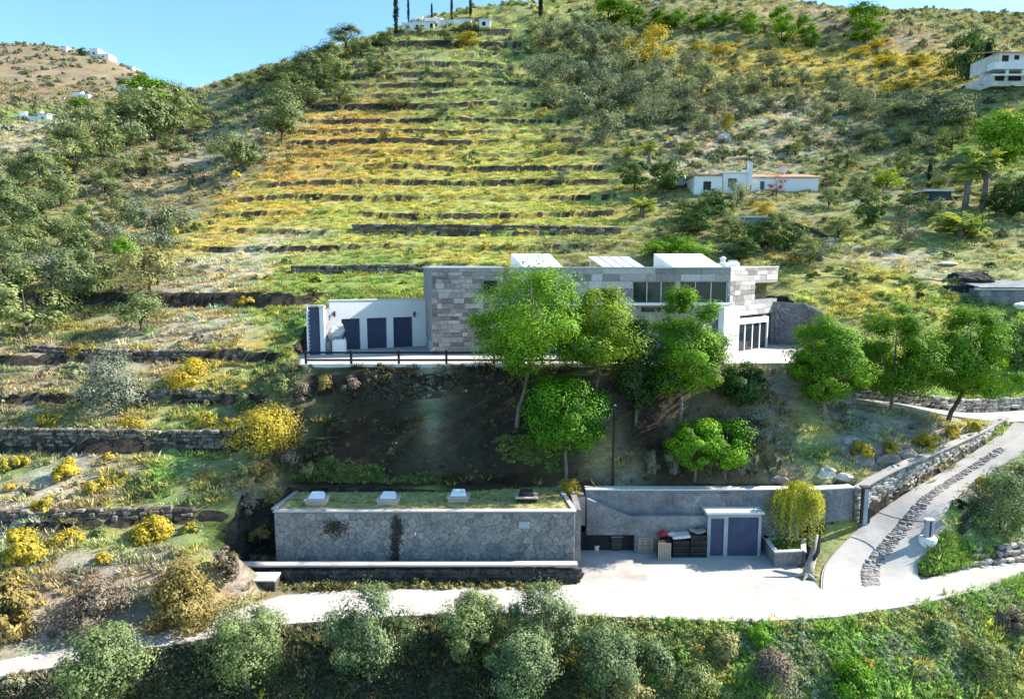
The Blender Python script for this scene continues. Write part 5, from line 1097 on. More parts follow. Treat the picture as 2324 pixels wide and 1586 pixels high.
# left-hand bushes on the bank above the road
def bush(name, label, px, py, w, h, mat, seed, cat='bush', group=None, nc=26, nl=90, leaf=.15, prof='dome', bark='darkbark', base=None, cr=.36, flat=.8):
    g = base or G(px, py); k = mpp(g); cm = crown('foliage', mat, seed, w*k, h*k, prof, nc, nl, leaf, cr, -.05, .3, .4, flat=flat)
    tm = trunk('stems', bark, seed, h*k*.3, .035+.012*h*k, w*k*.3, h*k*.8, 5)
    return put_tree(name, label, cat, (g[0], g[1], g[2]-.03), tm, cm, group=group, crown_name='foliage', tname='stems')
bush('bush', 'large yellow-brown bush on the bank beside the road', 415, 1412, 190, 165, 'amber', 201, nc=60, nl=130, leaf=.15)
bush('dry_shrub', 'bare brown shrub with crooked stems on the eroded bank', 225, 1420, 190, 120, 'dry', 202, nc=45, nl=110, leaf=.13, bark='wood')
bush('bush', 'amber-leaved bush at the left edge of the road bank', 20, 1440, 130, 170, 'amber', 203, nc=40, nl=100, leaf=.2)
bush('dry_shrub', 'dry brown shrub hanging over the gully beside the low dark wall', 515, 1310, 70, 90, 'dry', 204, nc=24, nl=90)
bush('silver_shrub', 'large silver-leaved shrub on the left terrace', 255, 925, 170, 125, 'silver', 205, 'shrub', nc=60, nl=120, leaf=.15)
bush('silver_shrub', 'small silver shrub cut by the left edge of the photo', -5, 935, 60, 90, 'silver', 206, 'shrub')
near_tree('olive_tree', 'small lone olive tree on the bare brown plot', 322, 760, 95, 665, 735, 'oakleaf', 207, 'round', nc=36, nl=110, leaf=.16, cr=.36, cat='olive tree', bark='darkbark')
near_tree('almond_tree', 'pale yellow-leaved tree at the edge of the bare plot', 340, 668, 125, 570, 645, 'straw', 208, 'round', nc=40, nl=110, leaf=.19, cr=.34, bark='darkbark')
bush('gorse_bush', 'wide golden bush at the foot of the terrace slope beside the shaded bank', 600, 1005, 175, 85, 'gorse', 209, nc=55, nl=110, leaf=.14)
bush('gorse_bush', 'tall golden bush between two terrace walls right of the silver shrub', 428, 868, 105, 58, 'gorse', 210, nc=30)
bush('gorse_bush', 'golden bush beneath the lower terrace wall', 345, 1215, 100, 52, 'gorse', 211, nc=34, nl=100)
bush('gorse_bush', 'upright yellow bush at the lower left edge', 50, 1275, 90, 100, 'gorse', 212, nc=40, nl=100)
bush('gorse_bush', 'yellow bush on the terrace below the long stone wall', 150, 1080, 65, 42, 'gorse', 213)
for i, (a, b, w, h, lab) in enumerate(((1955, 1038, 60, 45, 'golden bush on the bank above the gate post'), (2020, 1025, 55, 30, 'flat yellow-green bush on the driveway bank'), (2102, 1022, 65, 48, 'largest golden bush on the driveway bank'), (2160, 988, 35, 28, 'small yellow bush by the leaning trunk'), (2208, 975, 32, 22, 'smallest yellow bush near the path corner'), (1288, 1130, 62, 48, 'yellow bush at the corner of the bunker roof'))):
    bush('gorse_bush', lab, a, b, w, h, 'gorse', 220+i, group='yellow bushes by the driveway', nc=22, nl=100, leaf=.12)
near = [(185, 800, 70, 25), (110, 960, 60, 28), (300, 965, 70, 22), (50, 1060, 40, 30), (215, 1110, 60, 34), (275, 1090, 40, 25), (100, 1155, 70, 30), (240, 1270, 60, 24), (10, 1075, 30, 40), (470, 960, 60, 30), (520, 975, 50, 35), (560, 690, 40, 20), (150, 1230, 80, 30), (430, 1205, 50, 26)]
nl_ = single_out('low yellow bush on the grassy terraces', near)
for i, (a, b, w, h) in enumerate(near): bush('gorse_tuft', nl_[i], a, b, w, h, 'gorse', 240+i, group='low yellow bushes on the left terraces', nc=12, nl=70, leaf=.13)
bush('shrub', 'large grey-green shrub between the driveway and the lower road', 2268, 1205, 165, 150, 'olivenear', 330, 'shrub', nc=70, nl=140, leaf=.13)
bush('shrub', 'grey-green shrub at the photo edge above the driveway', 2330, 1110, 110, 70, 'olivenear', 331, 'shrub', nc=40, nl=120, leaf=.13)
bank = [(640, 885, 60, 40), (690, 905, 60, 40), (735, 880, 50, 30), (560, 925, 60, 45), (650, 1045, 70, 45), (590, 1085, 70, 50), (700, 1075, 60, 30), (560, 1160, 60, 45), (590, 1215, 50, 40), (545, 1080, 50, 36), (800, 875, 50, 24), (620, 1140, 50, 40)]
for i, ((a, b, w, h), lab) in enumerate(zip(bank, single_out('straggly brown-green bush on the bank', bank))): bush('bank_bush', lab, a, b, w, h, ('oakleaf', 'dry', 'amber')[i % 3], 340+i, group='straggly bushes on the bank', nc=20, nl=90, leaf=.13)
slope = [(1480, 1500, 110, 70), (1570, 1570, 130, 80), (1640, 1475, 90, 50), (1760, 1540, 120, 70), (1930, 1565, 130, 75), (2130, 1440, 90, 45), (2230, 1510, 130, 70), (1420, 1570, 120, 70), (2290, 1420, 90, 50), (1720, 1450, 70, 35)]
for i, ((a, b, w, h), lab) in enumerate(zip(slope, single_out('muted shrub on the slope under the road', slope))): bush('slope_shrub', lab, a, b, w, h, ('olivenear', 'oakleaf', 'straw', 'dry', 'mulberry')[i % 5], 370+i, 'shrub', group='shrubs on the slope under the road', nc=30, nl=110, leaf=.12)
# weeping shrub in the planter
wp = P(1808, 1200, 38.3); wg = (wp[0], wp[1], PLZ); k = mpp(wg)
rng = np.random.default_rng(301); cs, ns, ts = [], [], []
for i in range(420):
    a_ = rng.random()*6.28; r_ = rng.random()**.6*1.2*(1+.3*math.sin(2*a_+1)+.18*math.sin(5*a_)); z_ = 1.9+1.7*math.sqrt(max(0, 1-(r_/1.7)**2))*rng.uniform(.55, 1.05); L_ = rng.uniform(.8, 3.5); o_ = rng.uniform(.05, .4); tn_ = rng.normal(.5, .2)
    for t_ in np.linspace(0, 1, 22): cs.append((math.cos(a_)*(r_+o_*math.sqrt(t_))+rng.normal(0, .04), math.sin(a_)*(r_+o_*math.sqrt(t_))*.8+rng.normal(0, .04), max(.1, z_+.18*math.sin(3*t_)-L_*t_**1.6))); ns.append((math.cos(a_)+rng.normal(0, .4), math.sin(a_)+rng.normal(0, .4), .35)); ts.append(tn_+rng.normal(0, .12))
put_tree('weeping_shrub', 'yellow-green weeping shrub hanging over the retaining wall by the planter', 'shrub', wg, trunk('stems', 'wood', 300, 1.6, .1, 1.0, 3.0, 6), quads_mesh('foliage', 'willow', np.array(cs), np.array(ns), rng.uniform(.08, .17, len(cs)), np.array(ts), rng, .5), crown_name='foliage', tname='stems')
bush('shrub', 'dark green shrub under the weeping shrub in the planter', 1770, 1235, 40, 30, 'deep', 302, 'shrub', base=(P(1775, 1225, 37.6)[0], 37.6, PLZ), nc=14, nl=60, leaf=.1)
# prickly pears
def cactus(label, base, s, seed):
    rg = random.Random(seed); root = thing('prickly_pear', label, 'cactus', base, 'prickly pears above the retaining wall'); 
    tips = [((0, 0, 0), 0.0)]
    for lev in range(3):
        new = []
        for (p, a0) in tips:
            for _ in range(2 if lev else 3):
                a = rg.uniform(-.9, .9); r_ = s*rg.uniform(.2, .3); face = rg.uniform(0, 3.1); up = Vector((math.sin(a)*math.cos(face), math.sin(a)*math.sin(face), math.cos(a))); c = Vector(p)+up*r_
                side = up.cross(Vector((math.sin(face), -math.cos(face), .2))).normalized(); nrm = up.cross(side); mb = MB(); ring = []
                for k_ in range(10):
                    t = 2*math.pi*k_/10; ring.append(c+up*math.cos(t)*r_+side*math.sin(t)*r_*.72)
                n0 = len(mb.v); mb.v += [tuple(q+nrm*.03) for q in ring]+[tuple(q-nrm*.03) for q in ring]; mb.f += [tuple(range(10)), tuple(range(19, 9, -1))]+[(i, (i+1) % 10, 10+(i+1) % 10, 10+i) for i in range(10)]
                me = mb.mesh('pad', 'cactus'); at_ = me.attributes.new('tint', 'FLOAT', 'FACE'); at_.data.foreach_set('value', [rg.random()]*len(me.polygons)); o = bpy.data.objects.new('pad', me); C.objects.link(o); o.parent = root
                new.append((tuple(c+up*r_*.85), a))
        tips = new if lev == 0 else rg.sample(new, min(4, len(new)))
for i, (a, b, lab) in enumerate(((1480, 1095, 'prickly pear nearest the pole above the retaining wall'), (1530, 1090, 'prickly pear between the pole and the round trees'), (1612, 1100, 'prickly pear between the two round tree trunks'), (1680, 1098, 'prickly pear just past the second round tree trunk'), (1715, 1096, 'prickly pear in front of the grey rocks'), (1748, 1098, 'prickly pear at the end of the row near the weeping shrub'))):
    x = P(a, b, 40.3)[0]; cactus(lab, (x, 40.3, ground(x, 40.3)-.05), 1.05, 400+i)
M['moss'] = leaf_mat('dark_moss', (.02, .02, .016), (.06, .055, .04), trans=.05)
for i, (a, b, sx_, sy_) in enumerate(BSTAIN):  # dark growth stain on the wall, built from small added leaf faces
    rng = np.random.default_rng(900+i); n = int(sx_*sy_*.7); c = P(a, b, BY); k = BY/F; xs = c[0]+rng.normal(0, sx_*k*.55, n); zz = c[2]+rng.normal(0, .36, n)*sy_*k; ok = (zz > .15) & (zz < BZ-.1); xs, zz = xs[ok], zz[ok]; n = len(xs)
    me = quads_mesh('growth_stain', 'moss', np.stack([xs-c[0], rng.uniform(-.1, -.05, n), zz], 1), np.stack([rng.normal(0, .3, n), -np.ones(n), rng.normal(.2, .3, n)], 1), rng.uniform(.07, .16, n), rng.random(n), rng)
    o = bpy.data.objects.new('growth_stain', me); o.location = (c[0], BY, 0); finish(o, None, 'dark growth stain on the bunker wall, '+('tall streak at its middle', 'lower half of the tall streak', 'ragged patch under the second skylight', 'faint patch near the bare end')[i], 'stain', kind=None)
# palms
def palm(label, g, h, n, L, seed, mat='palm', trunk_r=.25, droop=.8, group=None, skirt=False, width=.5):
    rg = random.Random(seed); root = thing('palm_tree', label, 'palm', g, group)
    MB().tube([(g[0], g[1], g[2]-.4), (g[0]+.05*h, g[1], g[2]+h*.5), (g[0]+.04*h, g[1], g[2]+h)], [trunk_r*1.2, trunk_r, trunk_r*.9], 9).build('trunk', 'bark', root, smooth=True)
    if skirt: MB().tube([(g[0]+.04*h, g[1], g[2]+h*.62), (g[0]+.04*h, g[1], g[2]+h*.75), (g[0]+.04*h, g[1], g[2]+h*1.0)], [trunk_r*1.2, trunk_r*2.0, trunk_r*1.3], 9).build('dead_skirt', 'bark', root)
    for i in range(n):
        a = 2*math.pi*i/n*2.4+rg.uniform(-.2, .2); el = rg.uniform(-.5 if skirt else .1, 1.25); V_, F_ = [], []; seg = 6; l = L*rg.uniform(.75, 1.1); p = Vector((.04*h, 0, h)); ang = el
        d0 = Vector((math.cos(a), math.sin(a), 0)); sd_ = Vector((-math.sin(a), math.cos(a), 0))
        mb = MB(); prev = None
        for k in range(seg+1):
            wd = width*math.sin(math.pi*min(1, (k+.6)/(seg+1)))*L*.32; cur = (p+sd_*wd-Vector((0, 0, wd*.45)), p.copy(), p-sd_*wd-Vector((0, 0, wd*.45)))
            if prev: mb.quad(prev[0], prev[1], cur[1].lerp(prev[1], .25), cur[0].lerp(prev[0], .3)); mb.quad(prev[1], prev[2], cur[2].lerp(prev[2], .3), cur[1].lerp(prev[1], .25))
            prev = cur; p = p+(d0*math.cos(ang)+Vector((0, 0, 1))*math.sin(ang))*l/seg; ang -= droop*1.6/seg
        me = mb.mesh('frond', mat); at_ = me.attributes.new('tint', 'FLOAT', 'FACE'); at_.data.foreach_set('value', [rg.random()]*len(me.polygons)); o = bpy.data.objects.new('frond', me); C.objects.link(o); o.parent = root
for lab, a, b, hpx, Lpx, n, sk in (('feather palm beside the yellow field above the stone house', 1456, 492, 22, 46, 26, False), ('small feather palm above the dark trees by the field', 1425, 365, 12, 32, 20, False), ('feather palm behind the dark trees left of the white house', 1472, 372, 30, 34, 20, False), ('big bushy palm with broad yellow-green fronds near the shed', 2178, 540, 22, 82, 34, False), ('taller fan palm with a shaggy skirt by the shed', 2228, 474, 105, 42, 34, True), ('shorter fan palm with a shaggy skirt by the shed', 2188, 474, 86, 40, 34, True)):
    g = G(a, b); k = mpp(g); palm(lab, g, hpx*k, n, Lpx*k, a, width=.55 if not sk else .9, trunk_r=.3, skirt=sk)

# ------------------------------------------------------------------ trees and bushes of the far slopes (shared crowns)
PROTO = {}
for kind, mat, prof, leaf, nc, nl, bark in (('oak', 'oakleaf', 'round', .22, 26, 120, 'darkbark'), ('olive', 'olive', 'round', .2, 26, 115, 'bark'), ('green', 'pine', 'round', .22, 28, 120, 'darkbark'), ('deep', 'deep', 'round', .22, 28, 120, 'darkbark'), ('gold', 'gorse', 'round', .22, 26, 110, 'darkbark'), ('lime', 'lime', 'round', .22, 24, 110, 'bark'), ('dry', 'dry', 'round', .18, 20, 70, 'wood'), ('red', 'redleaf', 'round', .18, 18, 80, 'darkbark')):
    n = 4 if kind in ('oak', 'olive') else 2
    PROTO[kind] = [(trunk('trunk', bark, 500+i, .9, .14, 1.5, 4.0, 4), crown('crown', mat, 510+i*7+len(kind), 4.3, 4.1, prof, nc, nl, leaf, .36, .35, .4, .45)) for i in range(n)]
PROTO['cypress'] = [(trunk('trunk', 'darkbark', 600, .6, .12, .3, 4, 0), crown('crown', 'cypress', 601, 1.5, 4.9, 'column', 50, 40, .26, .5, .1, .1, .2, flat=1.6))]
frg = random.Random(42)
def far(kind, lab, group, items, cat='tree', name=None):
    for (px, py, w, h), lab in zip(items, single_out(lab, items)):
        g = G(px, py)
        if not g: continue
        k = mpp(g); tm, cm = frg.choice(PROTO[kind]); W, H = w*k/4.4, h*k/4.75
        if kind == 'cypress': W = w*k/1.6; H = h*k/5.0
        put_tree(name or {'oak': 'oak_tree', 'olive': 'olive_tree', 'cypress': 'cypress_tree', 'gold': 'golden_tree', 'dry': 'bare_tree', 'red': 'red_tree'}.get(kind, 'green_tree'), lab, cat, (g[0], g[1], g[2]-.1*H), tm, cm, (W, W, H), frg.uniform(0, 6.3), group)
far('oak', 'grey-green evergreen in the valley grove', 'valley grove', [(60, 770, 180, 175), (10, 690, 130, 130), (190, 690, 140, 135), (150, 610, 120, 110), (220, 640, 110, 100), (170, 395, 105, 100), (230, 365, 110, 110), (300, 335, 120, 120), (355, 322, 125, 125), (395, 300, 105, 110), (432, 268, 70, 75), (280, 292, 90, 90), (205, 315, 90, 85), (160, 335, 85, 75), (92, 430, 105, 95), (48, 425, 90, 85), (140, 470, 110, 95), (110, 545, 125, 105), (30, 525, 115, 105), (15, 465, 90, 85), (240, 445, 85, 75), (210, 525, 90, 80), (290, 515, 90, 80), (330, 400, 80, 60), (270, 405, 80, 70), (60, 590, 110, 90), (20, 610, 90, 90), (70, 500, 90, 80), (180, 560, 90, 80), (450, 300, 60, 50), (390, 350, 70, 50)], 'tree')
far('olive', 'pale olive tree at the edge of the valley grove', 'valley grove olives', [(360, 575, 135, 130), (300, 600, 100, 90), (250, 570, 90, 80), (415, 520, 70, 55), (120, 660, 120, 110)], 'olive tree')
far('oak', 'dark bushy tree on the ridge', 'ridge trees', [(560, 198, 55, 32), (605, 190, 65, 40), (650, 182, 75, 50), (700, 172, 85, 60), (745, 158, 75, 65), (720, 200, 75, 60), (770, 190, 75, 60), (665, 222, 85, 60), (770, 235, 85, 50), (820, 130, 60, 45), (860, 110, 55, 35), (520, 200, 40, 22), (850, 170, 60, 45), (640, 260, 100, 80), (1010, 95, 45, 25), (1060, 75, 45, 25), (700, 245, 80, 60), (880, 95, 40, 30)])
far('oak', 'large dark tree with a long shadow on the brown flank', None, [(545, 392, 112, 100)])
far('oak', 'tall bushy tree standing at the corner of the orange field', None, [(640, 325, 112, 118)])
far('oak', 'open-branched tree on the skyline left of the hilltop house', None, [(785, 108, 85, 50)])
far('green', 'bright green tree beside the white cube house', None, [(335, 245, 125, 72)])
far('green', 'bright green shrub among the grey trees in the lower valley', None, [(283, 615, 75, 85)])
far('green', 'small bright bush below the white house with the pointed chimney', None, [(185, 250, 60, 28)])
far('deep', 'dark round tree beside the white tower house on the skyline', None, [(187, 128, 26, 20)])
far('olive', 'grey olive in the hillside grove', 'hillside olive grove', [(1230, 115, 85, 70), (1290, 125, 100, 80), (1350, 135, 100, 80), (1405, 135, 90, 75), (1235, 195, 90, 80), (1292, 205, 95, 85), (1352, 205, 90, 80), (1412, 195, 90, 80), (1255, 250, 90, 72), (1305, 270, 100, 85), (1362, 258, 100, 85), (1422, 240, 100, 85), (1482, 228, 95, 80), (1542, 238, 90, 72), (1592, 215, 85, 70), (1652, 225, 80, 62), (1712, 215, 75, 55), (1475, 285, 95, 72), (1545, 280, 85, 60), (1622, 268, 85, 60), (1682, 278, 80, 60), (1742, 256, 75, 55), (1802, 246, 72, 52), (1862, 285, 75, 62), (1765, 205, 65, 52), (1822, 198, 65, 52), (1902, 236, 75, 62), (1962, 256, 85, 62), (1745, 155, 55, 42), (1662, 155, 60, 42), (1570, 165, 75, 60), (1500, 180, 80, 65), (1700, 320, 60, 36), (1790, 310, 60, 40), (1590, 300, 70, 50), (1250, 85, 70, 50), (1320, 80, 70, 50), (1480, 260, 80, 60), (1900, 190, 60, 40), (1840, 335, 60, 40), (1960, 320, 70, 45), (2020, 275, 70, 50)], 'olive tree')
hw = [(1620, 472, 62, 50), (1556, 502, 72, 52), (1660, 542, 80, 58), (1764, 522, 62, 45), (1880, 472, 62, 50), (1902, 542, 82, 52), (1950, 442, 62, 50), (2062, 472, 62, 48), (1884, 422, 55, 42), (1922, 384, 62, 46), (2052, 392, 62, 46), (1984, 348, 62, 46), (2112, 505, 62, 60), (1700, 362, 52, 32), (1802, 352, 62, 36), (2160, 340, 80, 55), (2060, 330, 70, 50), (1560, 350, 60, 40), (1640, 365, 50, 30), (2130, 430, 60, 45)]
far('oak', 'grey-green bush on the slope around the white house', 'bushes around the white house', hw, 'bush')
far('olive', 'lone olive tree at the right end of the field terraces', None, [(1370, 328, 95, 85)], 'olive tree')
far('olive', 'small round olive tree casting a shadow on the yellow field', None, [(1275, 422, 55, 45)], 'olive tree')
far('olive', 'thin olive tree on the upper grey terraces', 'upper terrace olives', [(1160, 265, 62, 46), (900, 248, 85, 38), (1250, 325, 48, 32), (1005, 265, 50, 32), (1030, 195, 60, 40), (1150, 175, 45, 32)], 'olive tree')
far('olive', 'olive tree in front of the white house with terracotta roofs', None, [(1672, 478, 58, 75)], 'olive tree')
far('olive', 'grey bushy tree on the slope below the villa', 'trees below the villa', [(2070, 268, 85, 68), (2140, 288, 125, 82), (2095, 345, 60, 45), (2160, 395, 60, 40)], 'olive tree')
far('green', 'bright green bush on the hill crest', 'crest bushes', [(1380, 55, 105, 55), (1435, 65, 62, 48), (1532, 66, 62, 40), (1590, 70, 62, 36), (1640, 66, 60, 36), (1770, 66, 62, 50), (1822, 95, 62, 58), (1702, 84, 52, 48), (1772, 102, 62, 52), (1842, 110, 45, 40), (1952, 66, 92, 58), (1962, 96, 92, 48), (1500, 62, 60, 36), (1690, 60, 50, 35)], 'bush')
far('gold', 'large golden-yellow tree in the olive grove', None, [(1480, 152, 115, 92)])
far('gold', 'golden scrub bush on the upper hillside', 'golden hillside scrub', [(1950, 130, 60, 22), (2010, 150, 70, 24), (2080, 150, 70, 24), (2060, 200, 60, 22), (1760, 135, 60, 22), (1640, 125, 70, 22), (1650, 290, 36, 34), (2010, 215, 50, 24), (1990, 110, 50, 20), (2150, 170, 40, 20), (1060, 110, 60, 40), (1735, 492, 55, 40), (1880, 175, 50, 20), (1590, 120, 60, 20)], 'bush')
far('deep', 'dense dark tree beside the villa', None, [(2195, 185, 105, 125)])
far('green', 'broad green tree at the right edge above the fan palms', 'broad trees by the fan palms', [(2262, 378, 140, 130), (2320, 350, 110, 110)])
far('deep', 'dark round tree left of the white house with terracotta roofs', 'dark trees by the white house', [(1440, 432, 90, 78), (1505, 445, 95, 92)])
far('deep', 'dark green tree in the garden behind the stone house', 'garden trees behind the house', [(1580, 536, 105, 62), (1600, 500, 80, 60), (1735, 568, 135, 80), (1800, 560, 80, 60), (1680, 590, 90, 60), (1640, 480, 50, 40)])
far('green', 'fresh green bush just behind the stone house roof', 'green bushes behind the roof', [(1570, 600, 115, 66), (1485, 592, 85, 52), (1520, 580, 60, 50)], 'bush')
far('oak', 'ochre-green tree behind the roof vents', None, [(1838, 600, 95, 66)])
far('deep', 'tall rounded green tree below the terracotta-roofed house', None, [(1970, 515, 72, 95)])
far('deep', 'tall dark hedge tree at the photo edge beside the fan palms', 'dark hedge by the fan palms', [(2300, 490, 110, 105), (2262, 478, 60, 70), (2345, 500, 100, 110)])
far('deep', 'dark tree at the photo edge behind the leaning-trunk tree', 'dark trees behind the leaning trunk', [(2310, 845, 90, 125), (2350, 840, 110, 130)])
far('dry', 'bare spreading tree on the slope beside the big palm', None, [(2055, 562, 105, 98)])
far('dry', 'bare brown tree on the slope above the white house', None, [(1575, 270, 70, 60)])
far('lime', 'lime-green leafy tree above the garden shed', None, [(2012, 428, 82, 56)])
far('red', 'rust-red leaved small tree against the white house wall', None, [(1762, 448, 48, 56)])
far('cypress', 'tall cypress at the left end of the hilltop house', None, [(899, 78, 15, 80)])
far('cypress', 'slim cypress behind the hilltop house', 'cypresses behind the hilltop house', [(927, 52, 7, 58), (980, 44, 6, 34), (1025, 50, 8, 60), (1068, 44, 9, 48)])
far('cypress', 'lone dark cypress on the crest right of the white hut', None, [(1227, 45, 14, 56)])
far('cypress', 'small slim cypress above the garden shed', None, [(2108, 426, 14, 56)])
far('cypress', 'ivy-clad cypress at the villa corner', None, [(2236, 200, 22, 100)])

# ------------------------------------------------------------------ ground cover that nobody could count
SC = bpy.data.collections.new('cover_pieces')
def proto_obj(name, me, coll): o = bpy.data.objects.new(name, me); coll.objects.link(o)
def tuft(seed, n, h, sp_):
    rng = np.random.default_rng(seed); V, Fc, T = [], [], []
    for i in range(n):
        a = rng.random()*6.28; r_ = rng.random()**.6*sp_; b = np.array((math.cos(a)*r_, math.sin(a)*r_, -.02)); l = np.array((math.cos(a)*.5+rng.normal()*.35, math.sin(a)*.5+rng.normal()*.35, 1.0))*h*rng.uniform(.5, 1.2); w = np.array((-math.sin(a+rng.normal()), math.cos(a+rng.normal()), 0))*h*.16
        k = len(V); V += [b-w, b+w, b+l]; Fc.append((k, k+1, k+2)); T.append(rng.random())
    me = bpy.data.meshes.new('tuft'); me.from_pydata([tuple(v) for v in V], [], Fc); at_ = me.attributes.new('tint', 'FLOAT', 'FACE'); at_.data.foreach_set('value', T); me.materials.append(M['cover']); return me
COLS = {}
for nm, meshes in (('tufts', [tuft(i, 34, .34, .42) for i in range(4)]), ('scrub', [crown('scrub', 'cover', 700+i, 1.3, .62, 'dome', 9, 16, .24, .45, -.05, .3, .3) for i in range(4)]), ('herbs', [crown('herbs', 'cover', 720+i, 1.0, .3, 'dome', 7, 12, .17, .5, -.05, .4, .2) for i in range(3)])):
    COLS[nm] = bpy.data.collections.new('cover_'+nm)
    for i, me in enumerate(meshes): proto_obj(nm, me, COLS[nm])
def gn_tree(coll):
    ng = bpy.data.node_groups.new('scatter', 'GeometryNodeTree'); ng.interface.new_socket('Geometry', in_out='INPUT', socket_type='NodeSocketGeometry'); ng.interface.new_socket('Geometry', in_out='OUTPUT', socket_type='NodeSocketGeometry')
    nn = ng.nodes; gi = nn.new('NodeGroupInput'); go = nn.new('NodeGroupOutput'); ip = nn.new('GeometryNodeInstanceOnPoints'); ci = nn.new('GeometryNodeCollectionInfo'); ci.inputs['Collection'].default_value = coll; ci.inputs['Separate Children'].default_value = True; ci.inputs['Reset Children'].default_value = True
    ip.inputs['Pick Instance'].default_value = True
    def attr(n, t): a = nn.new('GeometryNodeInputNamedAttribute'); a.data_type = t; a.inputs['Name'].default_value = n; return a.outputs['Attribute']
    ng.links.new(gi.outputs[0], ip.inputs['Points']); ng.links.new(ci.outputs[0], ip.inputs['Instance']); ng.links.new(attr('pick', 'INT'), ip.inputs['Instance Index']); ng.links.new(attr('rot', 'FLOAT_VECTOR'), ip.inputs['Rotation']); ng.links.new(attr('scl', 'FLOAT_VECTOR'), ip.inputs['Scale']); ng.links.new(ip.outputs[0], go.inputs[0]); return ng
def scatter(name, label, cat, kind, p, col, scl):
    n = len(p); me = bpy.data.meshes.new(name); me.vertices.add(n); me.vertices.foreach_set('co', np.asarray(p, np.float32).ravel())
    a = me.attributes.new('pick', 'INT', 'POINT'); a.data.foreach_set('value', RNG.integers(0, len(COLS[kind].objects), n).astype(np.int32))
    rt_ = np.zeros((n, 3)); rt_[:, 2] = RNG.random(n)*6.28; rt_[:, :2] = RNG.normal(0, .12, (n, 2)); a = me.attributes.new('rot', 'FLOAT_VECTOR', 'POINT'); a.data.foreach_set('vector', rt_.ravel())
    s3 = np.stack([scl, scl, scl*RNG.uniform(.7, 1.25, n)], 1); a = me.attributes.new('scl', 'FLOAT_VECTOR', 'POINT'); a.data.foreach_set('vector', s3.ravel())
    c4 = np.ones((n, 4)); c4[:, :3] = np.clip(col, 0, 1); a = me.attributes.new('col', 'FLOAT_COLOR', 'POINT'); a.data.foreach_set('color', c4.ravel())
    o = bpy.data.objects.new(name, me); md = o.modifiers.new('scatter', 'NODES'); md.node_group = gn_tree(COLS[kind]); return finish(o, None, label, cat, kind='stuff')
paved = [yard_poly, ter_poly]
def free(x, y):
    ok = np.ones(len(x), bool)
    for q in paved: ok &= ~inpoly(q, x, y)
    ok &= ~inpoly(SL+SR[::-1], x, y); A_, B_ = widen(smooth_line(PATHF, 5), smooth_line(PATHB, 5), .1); ok &= ~inpoly(A_+B_[::-1], x, y)
    ok &= ~((x > bx0-.4) & (x < bx1+.4) & (y > 34.5) & (y < 40.3)); ok &= ~((x > bx1) & (x < rx1+.3) & (y > 34) & (y < 39.6)); return ok
def slope_ok(x, y, lim):
    e = .25; gx = (ground_v(x+e, y)-ground_v(x-e, y))/(2*e); gy = (ground_v(x, y+e)-ground_v(x, y-e))/(2*e); return np.hypot(gx, gy) < lim
def sample(y0, y1, per_m2, lim=1.35):
    w = lambda y: .80*y+6
    n = int(per_m2*(w(y0)+w(y1))*(y1-y0)); y = np.sqrt(RNG.uniform(y0*y0, y1*y1, n)); x = RNG.uniform(-1, 1, n)*w(y); ok = free(x, y) & slope_ok(x, y, lim); return x[ok], y[ok]
def vary(col, n, s=.25):
    v = 1+RNG.normal(0, s, n)[:, None]; w = 1+RNG.normal(0, .05, (n, 3)); return np.clip(col*v*w, .01, .8)
G1, G2, G3 = [], [], []
for y0, y1, d, s0, s1 in ((24, 60, 5.0, .6, 1.0), (60, 100, 3.2, .5, .95), (100, 150, 1.7, .7, 1.25), (150, 250, .4, 1.2, 2.2)):
    x, y = sample(y0, y1, d); keep = fbm(N2, x*.6, y*1.1, 3) > .40; x, y = x[keep], y[keep]; G1.append((x, y, RNG.uniform(s0, s1, len(x))))
x, y, s_ = [np.concatenate(v) for v in zip(*G1)]
col = vary(cover(x, y)*np.array((1.45, 1.45, 1.2)), len(x)); yl = RNG.random(len(x)) < .07; col[yl] = vary(np.array([[.52, .42, .12]]).repeat(yl.sum(), 0), yl.sum())
scatter('grass', 'tufts of dry yellow-green grass over the terraced hillside', 'grass', 'tufts', np.stack([x, y, ground_v(x, y)], 1), col, s_)
for y0, y1, d, s0, s1, th in ((24, 60, .55, .3, .85, .56), (60, 100, .25, .5, 1.2, .53), (100, 150, .30, .7, 1.6, .47), (150, 340, .075, 1.0, 2.4, .45)):
    x, y = sample(y0, y1, d, 1.6); fm = (np.interp(y, [60, 70, 85, 103, 128, 180], [-17, -32, -36, -37, -38, -60]) < x) & (x < np.interp(y, [60, 78, 92, 118, 150, 200], [8, 14, 16, 14, 8, 0])) & (y > 60) & (y < 150)
    keep = (fbm(N1, x*.22+4, y*.22, 3) > th-.06) & (~fm | (RNG.random(len(x)) < .16)) & ~((x > -12.5) & (x < 17) & (y > 39.5) & (y < 45.5)); G2.append((x[keep], y[keep], RNG.uniform(s0, s1, keep.sum())))
x, y, s_ = [np.concatenate(v) for v in zip(*G2)]
col = vary(cover(x, y)*np.array((.88, .98, .88)), len(x), .3); yl = RNG.random(len(x)) < .16; col[yl] = vary(np.array([[.46, .36, .07]]).repeat(yl.sum(), 0), yl.sum())
gm = np.clip((y-85)/25, 0, 1)*np.where((x > 12) | (x < -40), .75, .25)*(RNG.random(len(x)) < .8); gm = gm[:, None]; col = col*(1-gm)+vary(np.array([[.19, .215, .135]]).repeat(len(x), 0), len(x), .22)*gm
scatter('undergrowth', 'low scrub bushes dotted over the hillside', 'scrub', 'scrub', np.stack([x, y, ground_v(x, y)], 1), col, s_)
